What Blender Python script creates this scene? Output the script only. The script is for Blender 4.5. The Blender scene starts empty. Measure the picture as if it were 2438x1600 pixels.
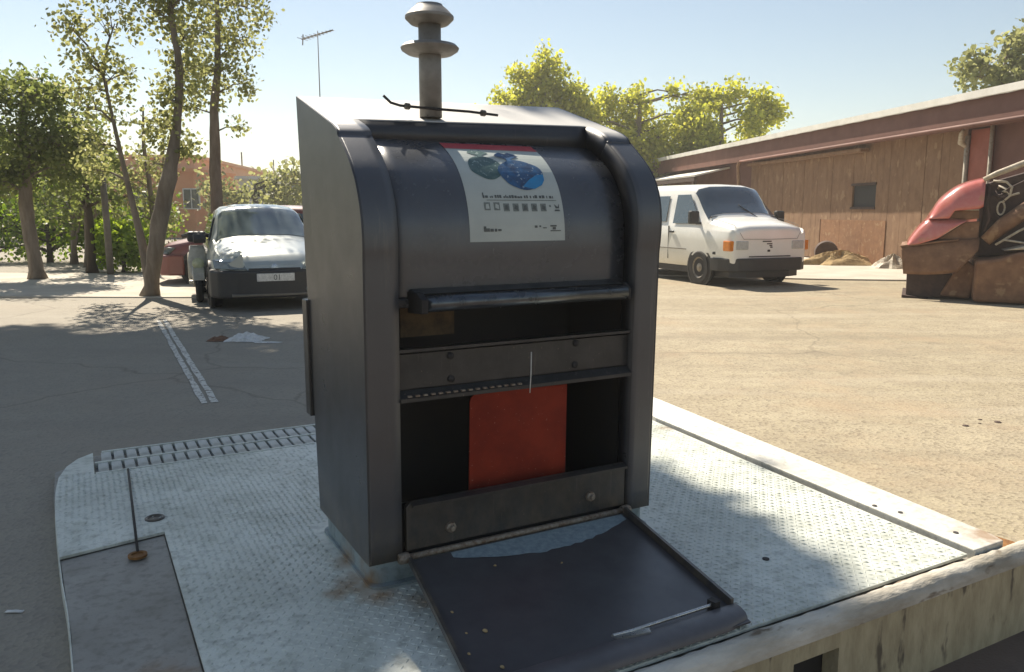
import bpy, bmesh, math, random
import numpy as np
from mathutils import Vector, Matrix, Euler

random.seed(7); RNG = np.random.default_rng(7)
R = math.radians
S = bpy.context.scene
COL = S.collection

# ------------------------------------------------------------------ camera
cam_d = bpy.data.cameras.new('camera'); cam = bpy.data.objects.new('camera', cam_d); COL.objects.link(cam)
cam_d.sensor_width = 36; cam_d.lens = 27.98; cam_d.clip_end = 2000; cam_d.clip_start = 0.05
cam.location = (0, 0, 1.42); cam.rotation_euler = (R(90 - 8.94), 0, 0)
S.camera = cam
# ------------------------------------------------------------------ light
SUN_AZ, SUN_EL = -27.0, 48.0          # azimuth from +Y, clockwise positive; elevation
w = bpy.data.worlds.new('World'); S.world = w; w.use_nodes = True
nt = w.node_tree; nt.nodes.clear()
wo = nt.nodes.new('ShaderNodeOutputWorld'); bg = nt.nodes.new('ShaderNodeBackground')
sky = nt.nodes.new('ShaderNodeTexSky'); sky.sky_type = 'NISHITA'; sky.sun_disc = False
sky.sun_elevation = R(SUN_EL); sky.sun_rotation = R(SUN_AZ); sky.dust_density = 0.2; sky.air_density = 1.1; sky.ozone_density = 1.0
bg.inputs[1].default_value = 0.046
hz = nt.nodes.new('ShaderNodeHueSaturation'); hz.inputs['Saturation'].default_value = 0.92      # pale hazy summer sky
wb = nt.nodes.new('ShaderNodeMix'); wb.data_type = 'RGBA'; wb.blend_type = 'MULTIPLY'; wb.inputs[0].default_value = 1.0; wb.inputs[7].default_value = (1.05, 1.0, 0.93, 1)
nt.links.new(sky.outputs[0], hz.inputs['Color']); nt.links.new(hz.outputs[0], wb.inputs[6]); nt.links.new(wb.outputs[2], bg.inputs[0]); nt.links.new(bg.outputs[0], wo.inputs[0])
sl = bpy.data.lights.new('sun', 'SUN'); sl.energy = 3.5; sl.angle = R(0.6); sl.color = (1.0, 0.90, 0.76)
sun = bpy.data.objects.new('sun', sl); COL.objects.link(sun)
sdir = Vector((math.sin(R(SUN_AZ)) * math.cos(R(SUN_EL)), math.cos(R(SUN_AZ)) * math.cos(R(SUN_EL)), math.sin(R(SUN_EL))))
sun.rotation_euler = sdir.to_track_quat('Z', 'Y').to_euler(); sun.location = (-20, 20, 30)
vs = S.view_settings; vs.view_transform = 'Standard'; vs.look = 'None'; vs.exposure = 1.42; vs.gamma = 1; vs.use_curve_mapping = False

# ------------------------------------------------------------------ materials
MATS = {}
def mat(name, c1, c2=None, rough=0.6, metal=0.0, scale=6.0, bump=0.0, bscale=120.0, detail=6.0, spots=None, sscale=40.0, sthr=0.68, coat=0.0, spec=0.5, rvar=0.12, lo=0.35, hi=0.65, stretch=None):
    if name in MATS: return MATS[name]
    m = bpy.data.materials.new(name); m.use_nodes = True; n = m.node_tree.nodes; l = m.node_tree.links
    b = n['Principled BSDF']; b.inputs['Metallic'].default_value = metal; b.inputs['Specular IOR Level'].default_value = spec
    b.inputs['Coat Weight'].default_value = coat; b.inputs['Coat Roughness'].default_value = 0.08
    tc = n.new('ShaderNodeTexCoord'); vec = tc.outputs['Object']
    if stretch:
        mp = n.new('ShaderNodeMapping'); mp.inputs['Scale'].default_value = stretch; l.new(vec, mp.inputs[0]); vec = mp.outputs[0]
    no = n.new('ShaderNodeTexNoise'); no.inputs['Scale'].default_value = scale; no.inputs['Detail'].default_value = detail; no.inputs['Roughness'].default_value = 0.62
    l.new(vec, no.inputs['Vector'])
    mr = n.new('ShaderNodeMapRange'); mr.inputs[1].default_value = lo; mr.inputs[2].default_value = hi; l.new(no.outputs[0], mr.inputs[0])
    mx = n.new('ShaderNodeMix'); mx.data_type = 'RGBA'; l.new(mr.outputs[0], mx.inputs[0])
    c2 = c2 or tuple(v * 0.75 for v in c1)
    mx.inputs[6].default_value = (*c1, 1); mx.inputs[7].default_value = (*c2, 1)
    col = mx.outputs[2]
    if spots:
        s = n.new('ShaderNodeTexNoise'); s.inputs['Scale'].default_value = sscale; s.inputs['Detail'].default_value = 4; l.new(vec, s.inputs['Vector'])
        sr = n.new('ShaderNodeMapRange'); sr.inputs[1].default_value = sthr; sr.inputs[2].default_value = sthr + 0.07; l.new(s.outputs[0], sr.inputs[0])
        m2 = n.new('ShaderNodeMix'); m2.data_type = 'RGBA'; l.new(sr.outputs[0], m2.inputs[0]); l.new(col, m2.inputs[6]); m2.inputs[7].default_value = (*spots, 1); col = m2.outputs[2]
    l.new(col, b.inputs['Base Color'])
    rr = n.new('ShaderNodeMapRange'); rr.inputs[3].default_value = max(0.02, rough - rvar); rr.inputs[4].default_value = min(1, rough + rvar); l.new(no.outputs[0], rr.inputs[0]); l.new(rr.outputs[0], b.inputs['Roughness'])
    if bump:
        bn = n.new('ShaderNodeTexNoise'); bn.inputs['Scale'].default_value = bscale; bn.inputs['Detail'].default_value = 3; l.new(vec, bn.inputs['Vector'])
        bu = n.new('ShaderNodeBump'); bu.inputs['Strength'].default_value = bump; bu.inputs['Distance'].default_value = 0.01; l.new(bn.outputs[0], bu.inputs['Height']); l.new(bu.outputs[0], b.inputs['Normal'])
    MATS[name] = m; return m

def leaf_mat(name, ca, cb, trans=0.52):
    m = bpy.data.materials.new(name); m.use_nodes = True; n = m.node_tree.nodes; l = m.node_tree.links
    n.remove(n['Principled BSDF']); out = n['Material Output']
    g = n.new('ShaderNodeNewGeometry'); mx = n.new('ShaderNodeMix'); mx.data_type = 'RGBA'
    mx.inputs[6].default_value = (*ca, 1); mx.inputs[7].default_value = (*cb, 1); l.new(g.outputs['Random Per Island'], mx.inputs[0])
    d = n.new('ShaderNodeBsdfPrincipled'); d.inputs['Roughness'].default_value = 0.5; d.inputs['Specular IOR Level'].default_value = 0.35
    t = n.new('ShaderNodeBsdfTranslucent'); hs = n.new('ShaderNodeHueSaturation'); hs.inputs['Value'].default_value = 1.9; hs.inputs['Saturation'].default_value = 1.1; hs.inputs['Hue'].default_value = 0.485
    l.new(mx.outputs[2], d.inputs['Base Color']); l.new(mx.outputs[2], hs.inputs['Color']); l.new(hs.outputs[0], t.inputs[0])
    ms = n.new('ShaderNodeMixShader'); ms.inputs[0].default_value = trans; l.new(d.outputs[0], ms.inputs[1]); l.new(t.outputs[0], ms.inputs[2]); l.new(ms.outputs[0], out.inputs[0])
    return m

def glass_mat(name, tint, rough=0.05):
    m = bpy.data.materials.new(name); m.use_nodes = True; b = m.node_tree.nodes['Principled BSDF']
    n = m.node_tree.nodes; l = m.node_tree.links
    no = n.new('ShaderNodeTexNoise'); no.inputs['Scale'].default_value = 3
    mx = n.new('ShaderNodeMix'); mx.data_type = 'RGBA'; mx.inputs[6].default_value = (*tint, 1); mx.inputs[7].default_value = (*[v * 0.6 for v in tint], 1); l.new(no.outputs[0], mx.inputs[0]); l.new(mx.outputs[2], b.inputs['Base Color'])
    b.inputs['Roughness'].default_value = rough; b.inputs['Specular IOR Level'].default_value = 0.9; b.inputs['Coat Weight'].default_value = 0.6; b.inputs['Coat Roughness'].default_value = 0.03
    return m

M_BIN = mat('charcoal_powder_coat', (0.040, 0.043, 0.048), (0.031, 0.034, 0.038), rough=0.31, scale=5, bump=0.16, bscale=330, spots=(0.12, 0.105, 0.085), sscale=160, sthr=0.70)
def weather(m, seed=0.0, amount=0.5, low=0.20):
    # fine vertical drips and scratches, and dried splash dirt near the foot
    n = m.node_tree.nodes; l = m.node_tree.links; b = n['Principled BSDF']; src = b.inputs['Base Color'].links[0].from_socket
    tc = n.new('ShaderNodeTexCoord')
    def nz(scl, stretch, det):
        mp = n.new('ShaderNodeMapping'); mp.inputs['Scale'].default_value = stretch; mp.inputs['Location'].default_value = (seed, seed * 2, 0); l.new(tc.outputs['Object'], mp.inputs[0])
        q = n.new('ShaderNodeTexNoise'); q.inputs['Scale'].default_value = scl; q.inputs['Detail'].default_value = det; q.inputs['Roughness'].default_value = 0.7; l.new(mp.outputs[0], q.inputs['Vector']); return q.outputs[0]
    def rng_(x, a, c, lo, hi):
        q = n.new('ShaderNodeMapRange'); q.inputs[1].default_value = a; q.inputs[2].default_value = c; q.inputs[3].default_value = lo; q.inputs[4].default_value = hi; l.new(x, q.inputs[0]); return q.outputs[0]
    def mx(f, a, c):
        q = n.new('ShaderNodeMix'); q.data_type = 'RGBA'; l.new(f, q.inputs[0]); l.new(a, q.inputs[6]); q.inputs[7].default_value = (*c, 1); return q.outputs[2]
    c = mx(rng_(nz(26, (1, 1, 0.07), 5), 0.60, 0.72, 0, amount), src, (0.125, 0.118, 0.105))
    c = mx(rng_(nz(60, (1, 1, 0.9), 6), 0.66, 0.72, 0, amount * 1.2), c, (0.16, 0.145, 0.12))
    c = mx(rng_(nz(5, (1, 1, 1), 7), 0.52, 0.70, 0, amount * 0.7), c, (0.028, 0.026, 0.024))
    sz = n.new('ShaderNodeSeparateXYZ'); l.new(tc.outputs['Object'], sz.inputs[0])
    mu = n.new('ShaderNodeMath'); mu.operation = 'MULTIPLY'; l.new(rng_(sz.outputs['Z'], low, 0.0, 0, 1), mu.inputs[0]); l.new(rng_(nz(11, (1, 1, 0.6), 7), 0.35, 0.65, 0, 0.9), mu.inputs[1])
    c = mx(mu.outputs[0], c, (0.13, 0.105, 0.075))
    l.new(c, b.inputs['Base Color'])
weather(M_BIN, 1.3)
M_BINLOW = M_BIN
M_INNER = mat('black_steel_and_shade', (0.012, 0.012, 0.014), (0.022, 0.02, 0.018), rough=0.7, scale=9)  # near-black steel fittings; also shade coloured into openings and wheel wells
M_STEEL = mat('worn_dark_steel', (0.055, 0.056, 0.055), (0.036, 0.036, 0.036), rough=0.38, metal=0.3, scale=12, spots=(0.16, 0.14, 0.11), sscale=60, sthr=0.69)
M_HANDLE = mat('polished_handle', (0.12, 0.14, 0.16), (0.07, 0.08, 0.09), rough=0.25, metal=0.75, scale=20)
M_CHROME = mat('bright_steel', (0.6, 0.6, 0.58), (0.4, 0.4, 0.38), rough=0.28, metal=0.9, scale=30)
M_RED = mat('scuffed_orange_red_paint', (0.27, 0.026, 0.008), (0.19, 0.017, 0.006), rough=0.65, spec=0.25, scale=7, spots=(0.42, 0.17, 0.11), sscale=70, sthr=0.66)
M_BOLT = mat('rusty_bolt', (0.30, 0.27, 0.22), (0.16, 0.10, 0.06), rough=0.6, metal=0.3, scale=60)
M_PIPE = mat('galvanised_pipe', (0.25, 0.24, 0.215), (0.18, 0.17, 0.15), rough=0.55, metal=0.25, scale=14, spots=(0.08, 0.06, 0.045), sscale=50, sthr=0.66)
M_PALEPATCH = mat('pale_blue_grey_patch', (0.30, 0.37, 0.39), (0.20, 0.26, 0.28), rough=0.65, scale=40, bump=0.2)
M_DOORIN = mat('door_inner_paint', (0.085, 0.084, 0.087), (0.062, 0.061, 0.064), rough=0.36, scale=6, spots=(0.2, 0.18, 0.15), sscale=70, sthr=0.735)
M_PLATE = None
M_CONC = mat('stained_concrete', (0.34, 0.29, 0.19), (0.24, 0.20, 0.13), rough=0.9, scale=5, bump=0.5, bscale=70, spots=(0.07, 0.06, 0.05), sscale=14, sthr=0.62)
M_RUST = mat('orange_rust', (0.26, 0.12, 0.03), (0.16, 0.07, 0.02), rough=0.9, scale=30, bump=0.4)
M_WHITE = mat('white_van_paint', (0.84, 0.83, 0.77), (0.77, 0.76, 0.69), rough=0.3, scale=2, coat=0.5)
M_BLACKP = mat('black_plastic', (0.022, 0.022, 0.023), (0.035, 0.033, 0.03), rough=0.55, scale=8)
M_TYRE = mat('tyre_rubber', (0.018, 0.017, 0.016), (0.03, 0.027, 0.023), rough=0.85, scale=20, bump=0.3)
M_RIM = mat('dusty_steel_rim', (0.30, 0.27, 0.22), (0.20, 0.17, 0.13), rough=0.5, metal=0.4, scale=15)
M_AMBER = mat('amber_lens', (0.75, 0.25, 0.02), (0.6, 0.18, 0.02), rough=0.2, scale=20, coat=0.5)
M_LENS = mat('headlamp_lens', (0.20, 0.23, 0.22), (0.13, 0.15, 0.145), rough=0.12, scale=14, coat=0.8)
M_CAR = mat('grey_green_metallic', (0.40, 0.43, 0.41), (0.34, 0.37, 0.35), rough=0.35, metal=0.25, scale=2, coat=0.8)
M_CARRED = mat('maroon_car_paint', (0.22, 0.07, 0.055), (0.17, 0.05, 0.04), rough=0.35, scale=2, coat=0.6)
M_GLASS = glass_mat('tinted_glass', (0.05, 0.075, 0.085))
M_GLASSB = glass_mat('blue_windscreen', (0.06, 0.085, 0.11))
M_BONNET = mat('highlight_mottled_red', (0.50, 0.085, 0.06), (0.58, 0.22, 0.18), rough=0.30, scale=2.2, coat=0.7, spots=(0.48, 0.20, 0.09), sscale=6, sthr=0.62)  # pink mottling puts the bonnet's sun highlights into its colour
M_RUSTB = mat('brown_rusted_metal', (0.24, 0.125, 0.062), (0.16, 0.078, 0.04), rough=0.75, scale=6, bump=0.3, bscale=40, spots=(0.30, 0.18, 0.095), sscale=5, sthr=0.60)
M_DARKR = mat('dark_rusted_metal', (0.07, 0.04, 0.028), (0.045, 0.025, 0.02), rough=0.8, scale=9, bump=0.3, bscale=30)
M_PALE = mat('pale_weathered_metal', (0.50, 0.44, 0.34), (0.33, 0.27, 0.19), rough=0.6, scale=18)
M_BROWNRED = mat('brown_red_fascia', (0.165, 0.070, 0.048), (0.135, 0.056, 0.038), rough=0.7, scale=2.5, bump=0.1)
M_WOOD = mat('weathered_boards', (0.255, 0.15, 0.08), (0.19, 0.105, 0.055), rough=0.85, scale=4, bump=0.35, bscale=30, stretch=(1, 6, 0.6), spots=(0.30, 0.19, 0.105), sscale=5, sthr=0.60)
M_ORBOARD = mat('orange_plywood', (0.27, 0.135, 0.06), (0.21, 0.10, 0.045), rough=0.85, scale=5, spots=(0.30, 0.18, 0.09), sscale=7, sthr=0.58)
M_ROOF = mat('pale_roof_sheet', (0.78, 0.76, 0.69), (0.66, 0.64, 0.57), rough=0.6, scale=3)
M_REDDOOR = mat('red_door_paint', (0.30, 0.075, 0.04), (0.24, 0.06, 0.03), rough=0.6, scale=4)
M_ORANGE = mat('orange_render', (0.66, 0.30, 0.14), (0.60, 0.25, 0.11), rough=0.9, scale=0.8)
M_PEACH = mat('pale_orange_render', (0.66, 0.40, 0.25), (0.60, 0.34, 0.20), rough=0.9, scale=0.8)
M_YELLOW = mat('ochre_yellow_render', (0.58, 0.40, 0.12), (0.50, 0.34, 0.10), rough=0.9, scale=0.8)
M_WHITEWALL = mat('white_render', (0.75, 0.74, 0.70), (0.66, 0.65, 0.60), rough=0.9, scale=1)
M_WINFR = mat('window_frame_white', (0.7, 0.7, 0.68), rough=0.6)
M_BARK = mat('grey_brown_bark', (0.23, 0.19, 0.145), (0.14, 0.11, 0.08), rough=0.95, scale=9, bump=0.7, bscale=25, stretch=(1, 1, 0.25))
M_BARKD = mat('dark_bark', (0.09, 0.07, 0.05), (0.055, 0.042, 0.03), rough=0.95, scale=9, bump=0.7, bscale=25, stretch=(1, 1, 0.25))
M_LEAF_OLIVE = leaf_mat('poplar_leaves', (0.15, 0.17, 0.065), (0.25, 0.26, 0.115))
M_LEAF_DARK = leaf_mat('deep_green_leaves', (0.095, 0.13, 0.04), (0.18, 0.21, 0.07))
M_LEAF_GREEN = leaf_mat('fresh_green_leaves', (0.07, 0.13, 0.018), (0.14, 0.20, 0.03))
M_LEAF_BRIGHT = leaf_mat('bright_lime_leaves', (0.15, 0.24, 0.03), (0.22, 0.30, 0.05))
M_LEAF_YEL = leaf_mat('yellow_green_leaves', (0.23, 0.27, 0.045), (0.44, 0.45, 0.09))  # the trees' own yellow-green leaf colours
M_PAPER = mat('crumpled_paper', (0.70, 0.69, 0.65), (0.5, 0.49, 0.46), rough=0.8, scale=30)
M_BROWN = mat('brown_cardboard', (0.20, 0.11, 0.06), (0.14, 0.07, 0.04), rough=0.9, scale=30)
M_STRAW = mat('dry_straw_heap', (0.50, 0.36, 0.17), (0.30, 0.20, 0.09), rough=0.95, scale=10, bump=0.8, bscale=25)
M_POLE = mat('grey_pole', (0.18, 0.16, 0.13), rough=0.7)

def ground_mat():
    m = bpy.data.materials.new('dusty_asphalt'); m.use_nodes = True; n = m.node_tree.nodes; l = m.node_tree.links; b = n['Principled BSDF']
    tc = n.new('ShaderNodeTexCoord'); V = tc.outputs['Object']
    def noise(sc, det=5, ro=0.6):
        q = n.new('ShaderNodeTexNoise'); q.inputs['Scale'].default_value = sc; q.inputs['Detail'].default_value = det; q.inputs['Roughness'].default_value = ro; l.new(V, q.inputs['Vector']); return q.outputs[0]
    def mr(x, a, c, lo=0, hi=1):
        q = n.new('ShaderNodeMapRange'); q.inputs[1].default_value = a; q.inputs[2].default_value = c; q.inputs[3].default_value = lo; q.inputs[4].default_value = hi; l.new(x, q.inputs[0]); return q.outputs[0]
    def mix(f, a, c):
        q = n.new('ShaderNodeMix'); q.data_type = 'RGBA'; l.new(f, q.inputs[0])
        for i, x in ((6, a), (7, c)):
            if isinstance(x, tuple): q.inputs[i].default_value = (*x, 1)
            else: l.new(x, q.inputs[i])
        return q.outputs[2]
    big = noise(0.35, 4); c = mix(mr(big, 0.35, 0.65), (0.40, 0.345, 0.235), (0.34, 0.29, 0.19))
    mid = noise(3.0, 6, 0.7); c = mix(mr(mid, 0.40, 0.72, 0, 0.45), c, (0.155, 0.118, 0.082))
    vor = n.new('ShaderNodeTexVoronoi'); vor.inputs['Scale'].default_value = 55; l.new(V, vor.inputs['Vector'])
    vs_ = n.new('ShaderNodeSeparateColor'); l.new(vor.outputs['Color'], vs_.inputs[0])
    c = mix(mr(vs_.outputs[0], 0.62, 0.95, 0, 0.5), c, (0.10, 0.075, 0.05)); c = mix(mr(vs_.outputs[1], 0.72, 1.0, 0, 0.45), c, (0.33, 0.28, 0.21))
    fine = noise(210, 3); c = mix(mr(fine, 0.45, 0.75, 0, 0.38), c, (0.12, 0.09, 0.065))
    st = noise(0.9, 3); c = mix(mr(st, 0.60, 0.74, 0, 0.5), c, (0.17, 0.14, 0.10))            # old stains
    wvm = n.new('ShaderNodeMapping'); wvm.inputs['Rotation'].default_value = (0, 0, 0.45); wvm.inputs['Scale'].default_value = (0.16, 1.6, 1); l.new(V, wvm.inputs[0])
    tn = n.new('ShaderNodeTexNoise'); tn.inputs['Scale'].default_value = 1.1; tn.inputs['Detail'].default_value = 5; l.new(wvm.outputs[0], tn.inputs['Vector'])
    c = mix(mr(tn.outputs[0], 0.54, 0.70, 0, 0.42), c, (0.20, 0.165, 0.115))                  # drifted streaks and tyre wear
    c = mix(mr(tn.outputs[0], 0.44, 0.30, 0, 0.40), c, (0.40, 0.35, 0.26))
    br = noise(0.55, 6, 0.7); c = mix(mr(br, 0.52, 0.66, 0, 0.5), c, (0.35, 0.26, 0.165))      # browner, gravelly areas
    sx = n.new('ShaderNodeSeparateXYZ'); l.new(V, sx.inputs[0]); ma = n.new('ShaderNodeMath'); ma.operation = 'MULTIPLY_ADD'; ma.inputs[1].default_value = 5.0; l.new(noise(0.4, 4), ma.inputs[0]); l.new(sx.outputs['X'], ma.inputs[2])
    c = mix(mr(ma.outputs[0], 3.4, 1.0, 0, 0.6), c, (0.25, 0.235, 0.205))                       # greyer towards the left, tan towards the right
    # cracks
    v2 = n.new('ShaderNodeTexVoronoi'); v2.feature = 'DISTANCE_TO_EDGE'; v2.inputs['Scale'].default_value = 0.33
    wv = n.new('ShaderNodeTexNoise'); wv.inputs['Scale'].default_value = 1.3; wv.inputs['Detail'].default_value = 6; l.new(V, wv.inputs['Vector'])
    ad = n.new('ShaderNodeMix'); ad.data_type = 'RGBA'; ad.inputs[0].default_value = 0.35; l.new(V, ad.inputs[6]); l.new(wv.outputs['Color'], ad.inputs[7]); l.new(ad.outputs[2], v2.inputs['Vector'])
    c = mix(mr(v2.outputs['Distance'], 0.0, 0.005, 0.35, 0), c, (0.07, 0.052, 0.036))
    l.new(c, b.inputs['Base Color']); b.inputs['Roughness'].default_value = 0.85; b.inputs['Specular IOR Level'].default_value = 0.35
    bu = n.new('ShaderNodeBump'); bu.inputs['Strength'].default_value = 0.45; bu.inputs['Distance'].default_value = 0.006; l.new(vor.outputs['Distance'], bu.inputs['Height']); l.new(bu.outputs[0], b.inputs['Normal'])
    return m
M_GROUND = ground_mat()
M_PAVE = mat('pale_concrete_pavement', (0.50, 0.46, 0.38), (0.40, 0.36, 0.29), rough=0.9, scale=1.2, bump=0.2, bscale=60)
M_PAINT = None

def plate_mat(name, base, dirty, rust_at=None, rough=0.5, thr=0.5):
    """Pale grey paint with grime, and rust blooming round given points (object space)."""
    m = bpy.data.materials.new(name); m.use_nodes = True; n = m.node_tree.nodes; l = m.node_tree.links; b = n['Principled BSDF']
    tc = n.new('ShaderNodeTexCoord'); V = tc.outputs['Object']
    def noise(sc, det=5):
        q = n.new('ShaderNodeTexNoise'); q.inputs['Scale'].default_value = sc; q.inputs['Detail'].default_value = det; l.new(V, q.inputs['Vector']); return q.outputs[0]
    def mr(x, a, c, lo=0, hi=1):
        q = n.new('ShaderNodeMapRange'); q.inputs[1].default_value = a; q.inputs[2].default_value = c; q.inputs[3].default_value = lo; q.inputs[4].default_value = hi; l.new(x, q.inputs[0]); return q.outputs[0]
    def mix(f, a, c):
        q = n.new('ShaderNodeMix'); q.data_type = 'RGBA'; l.new(f, q.inputs[0])
        for i, x in ((6, a), (7, c)):
            if isinstance(x, tuple): q.inputs[i].default_value = (*x, 1)
            else: l.new(x, q.inputs[i])
        return q.outputs[2]
    c = mix(mr(noise(2.2), 0.38, 0.68), base, dirty)
    c = mix(mr(noise(28, 6), 0.50, 0.72, 0, 0.6), c, tuple(v * 0.55 for v in dirty))
    c = mix(mr(noise(7, 8), 0.50, 0.66, 0, 0.28), c, (dirty[0] * 0.62, dirty[1] * 0.64, dirty[2] * 0.56))
    c = mix(mr(noise(120, 3), 0.58, 0.72, 0, 0.35), c, tuple(v * 0.45 for v in dirty))
    for (x, y, z, r, pw) in (rust_at or []):
        d = n.new('ShaderNodeVectorMath'); d.operation = 'DISTANCE'; d.inputs[1].default_value = (x, y, z); l.new(V, d.inputs[0])
        near = mr(d.outputs['Value'], r, 0.0)
        nz = noise(16, 8)
        mu = n.new('ShaderNodeMath'); mu.operation = 'MULTIPLY'; l.new(near, mu.inputs[0]); l.new(nz, mu.inputs[1])
        c = mix(mr(mu.outputs[0], 0.14, 0.50, 0, pw * 0.8), c, (0.24, 0.125, 0.04))
    l.new(c, b.inputs['Base Color']); b.inputs['Roughness'].default_value = rough; b.inputs['Specular IOR Level'].default_value = 0.45
    return m

# ------------------------------------------------------------------ mesh helpers
def link(name, me, parent=None, loc=(0, 0, 0), rot=(0, 0, 0)):
    o = bpy.data.objects.new(name, me); COL.objects.link(o); o.location = loc; o.rotation_euler = rot
    if parent is not None: o.parent = parent
    return o
def mesh(name, v, f, m, parent=None, smooth=False, loc=(0, 0, 0), rot=(0, 0, 0), solid=0.0, soff=-1):
    me = bpy.data.meshes.new(name); me.from_pydata([tuple(map(float, p)) for p in v], [], [tuple(map(int, q)) for q in f]); me.validate(); me.update()
    me.materials.append(m)
    if smooth:
        for p in me.polygons: p.use_smooth = True
    o = link(name, me, parent, loc, rot)
    if solid:
        md = o.modifiers.new('solid', 'SOLIDIFY'); md.thickness = solid; md.offset = soff
    return o
def box(name, a, b, m, parent=None, bevel=0.0, seg=2, loc=(0, 0, 0), rot=(0, 0, 0)):
    bm = bmesh.new(); bmesh.ops.create_cube(bm, size=1)
    for v in bm.verts:
        v.co = Vector([(a[i] + b[i]) / 2 + v.co[i] * (b[i] - a[i]) for i in range(3)])
    if bevel: bmesh.ops.bevel(bm, geom=bm.edges[:], offset=bevel, segments=seg, affect='EDGES', profile=0.5)
    me = bpy.data.meshes.new(name); bm.to_mesh(me); bm.free(); me.materials.append(m)
    return link(name, me, parent, loc, rot)
def prism(name, poly, axis, a, b, m, parent=None, bevel=0.0, loc=(0, 0, 0), rot=(0, 0, 0)):
    """poly: 2-D outline; axis 'x': (y,z), 'y': (x,z), 'z': (x,y); extruded a..b along axis"""
    def P(p, t): return {'x': (t, p[0], p[1]), 'y': (p[0], t, p[1]), 'z': (p[0], p[1], t)}[axis]
    bm = bmesh.new(); lo = [bm.verts.new(P(p, a)) for p in poly]; hi = [bm.verts.new(P(p, b)) for p in poly]; k = len(poly)
    bm.faces.new(lo[::-1]); bm.faces.new(hi)
    for i in range(k): bm.faces.new((lo[i], lo[(i + 1) % k], hi[(i + 1) % k], hi[i]))
    bmesh.ops.recalc_face_normals(bm, faces=bm.faces[:])
    if bevel: bmesh.ops.bevel(bm, geom=bm.edges[:], offset=bevel, segments=2, affect='EDGES', profile=0.5)
    me = bpy.data.meshes.new(name); bm.to_mesh(me); bm.free(); me.materials.append(m)
    return link(name, me, parent, loc, rot)
def tube_data(pts, rad, n=10, closed_ends=True):
    pts = [Vector(p) for p in pts]; rads = rad if isinstance(rad, (list, tuple)) else [rad] * len(pts)
    v = []; f = []; up = Vector((0, 0, 1)); prev = None
    for i, p in enumerate(pts):
        t = (pts[min(i + 1, len(pts) - 1)] - pts[max(i - 1, 0)]).normalized()
        if prev is None:
            a = t.cross(up if abs(t.z) < 0.9 else Vector((1, 0, 0))).normalized()
        else:
            a = (prev - t * prev.dot(t)).normalized()
        prev = a; c = t.cross(a)
        for k in range(n):
            th = 2 * math.pi * k / n; v.append(p + (a * math.cos(th) + c * math.sin(th)) * rads[i])
    for i in range(len(pts) - 1):
        for k in range(n):
            k2 = (k + 1) % n; f.append((i * n + k, i * n + k2, (i + 1) * n + k2, (i + 1) * n + k))
    if closed_ends:
        f.append(tuple(range(n))[::-1]); f.append(tuple(range((len(pts) - 1) * n, len(pts) * n)))
    return v, f
def tube(name, pts, rad, m, parent=None, n=10, smooth=True, loc=(0, 0, 0), rot=(0, 0, 0)):
    v, f = tube_data(pts, rad, n); o = mesh(name, v, f, m, parent, False, loc, rot)
    if smooth:
        for p in o.data.polygons:
            if len(p.vertices) == 4: p.use_smooth = True
    return o
def lathe(name, prof, m, parent=None, n=24, loc=(0, 0, 0), rot=(0, 0, 0), smooth=True, cap=True):
    v = []; f = []
    for (r, z) in prof:
        for k in range(n): th = 2 * math.pi * k / n; v.append((r * math.cos(th), r * math.sin(th), z))
    for i in range(len(prof) - 1):
        for k in range(n): k2 = (k + 1) % n; f.append((i * n + k, i * n + k2, (i + 1) * n + k2, (i + 1) * n + k))
    if cap: f.append(tuple(range(n))[::-1]); f.append(tuple(range((len(prof) - 1) * n, len(prof) * n)))
    o = mesh(name, v, f, m, parent, False, loc, rot)
    if smooth:
        for p in o.data.polygons:
            if len(p.vertices) == 4: p.use_smooth = True
        o.data.set_sharp_from_angle(angle=R(40))
    return o
def tag(o, label, cat, group=None, kind=None):
    o['label'] = label; o['category'] = cat
    if group: o['group'] = group
    if kind: o['kind'] = kind
    return o
def empty(name, loc, rz=0, label=None, cat=None, group=None):
    o = bpy.data.objects.new(name, None); COL.objects.link(o); o.location = loc; o.rotation_euler = (0, 0, rz); o.empty_display_size = 0.2
    if label: tag(o, label, cat, group)
    return o
def smooth_by_angle(o, deg=35):
    for p in o.data.polygons: p.use_smooth = True
    o.data.set_sharp_from_angle(angle=R(deg))
def structure(o): o['kind'] = 'structure'; return o
def dense(pts, n):
    """Catmull-Rom through 2-D points"""
    P = [np.array(p, float) for p in pts]; P = [2 * P[0] - P[1]] + P + [2 * P[-1] - P[-2]]; out = []
    for i in range(1, len(P) - 2):
        for t in np.linspace(0, 1, n, endpoint=False):
            a, b, c, d = P[i - 1], P[i], P[i + 1], P[i + 2]
            out.append(0.5 * ((2 * b) + (c - a) * t + (2 * a - 5 * b + 4 * c - d) * t * t + (3 * b - a - 3 * c + d) * t ** 3))
    out.append(P[-2]); return out

# ------------------------------------------------------------------ the frame of the inlet column (bin)
BA = (-0.5155, 2.7080, 0.15); BROT = R(28.6226)
ex = Vector((math.cos(BROT), math.sin(BROT), 0)); ey = Vector((-ex.y, ex.x, 0))
def B2W(x, y, z): p = Vector(BA) + ex * x + ey * y; return Vector((p.x, p.y, z))

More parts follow.
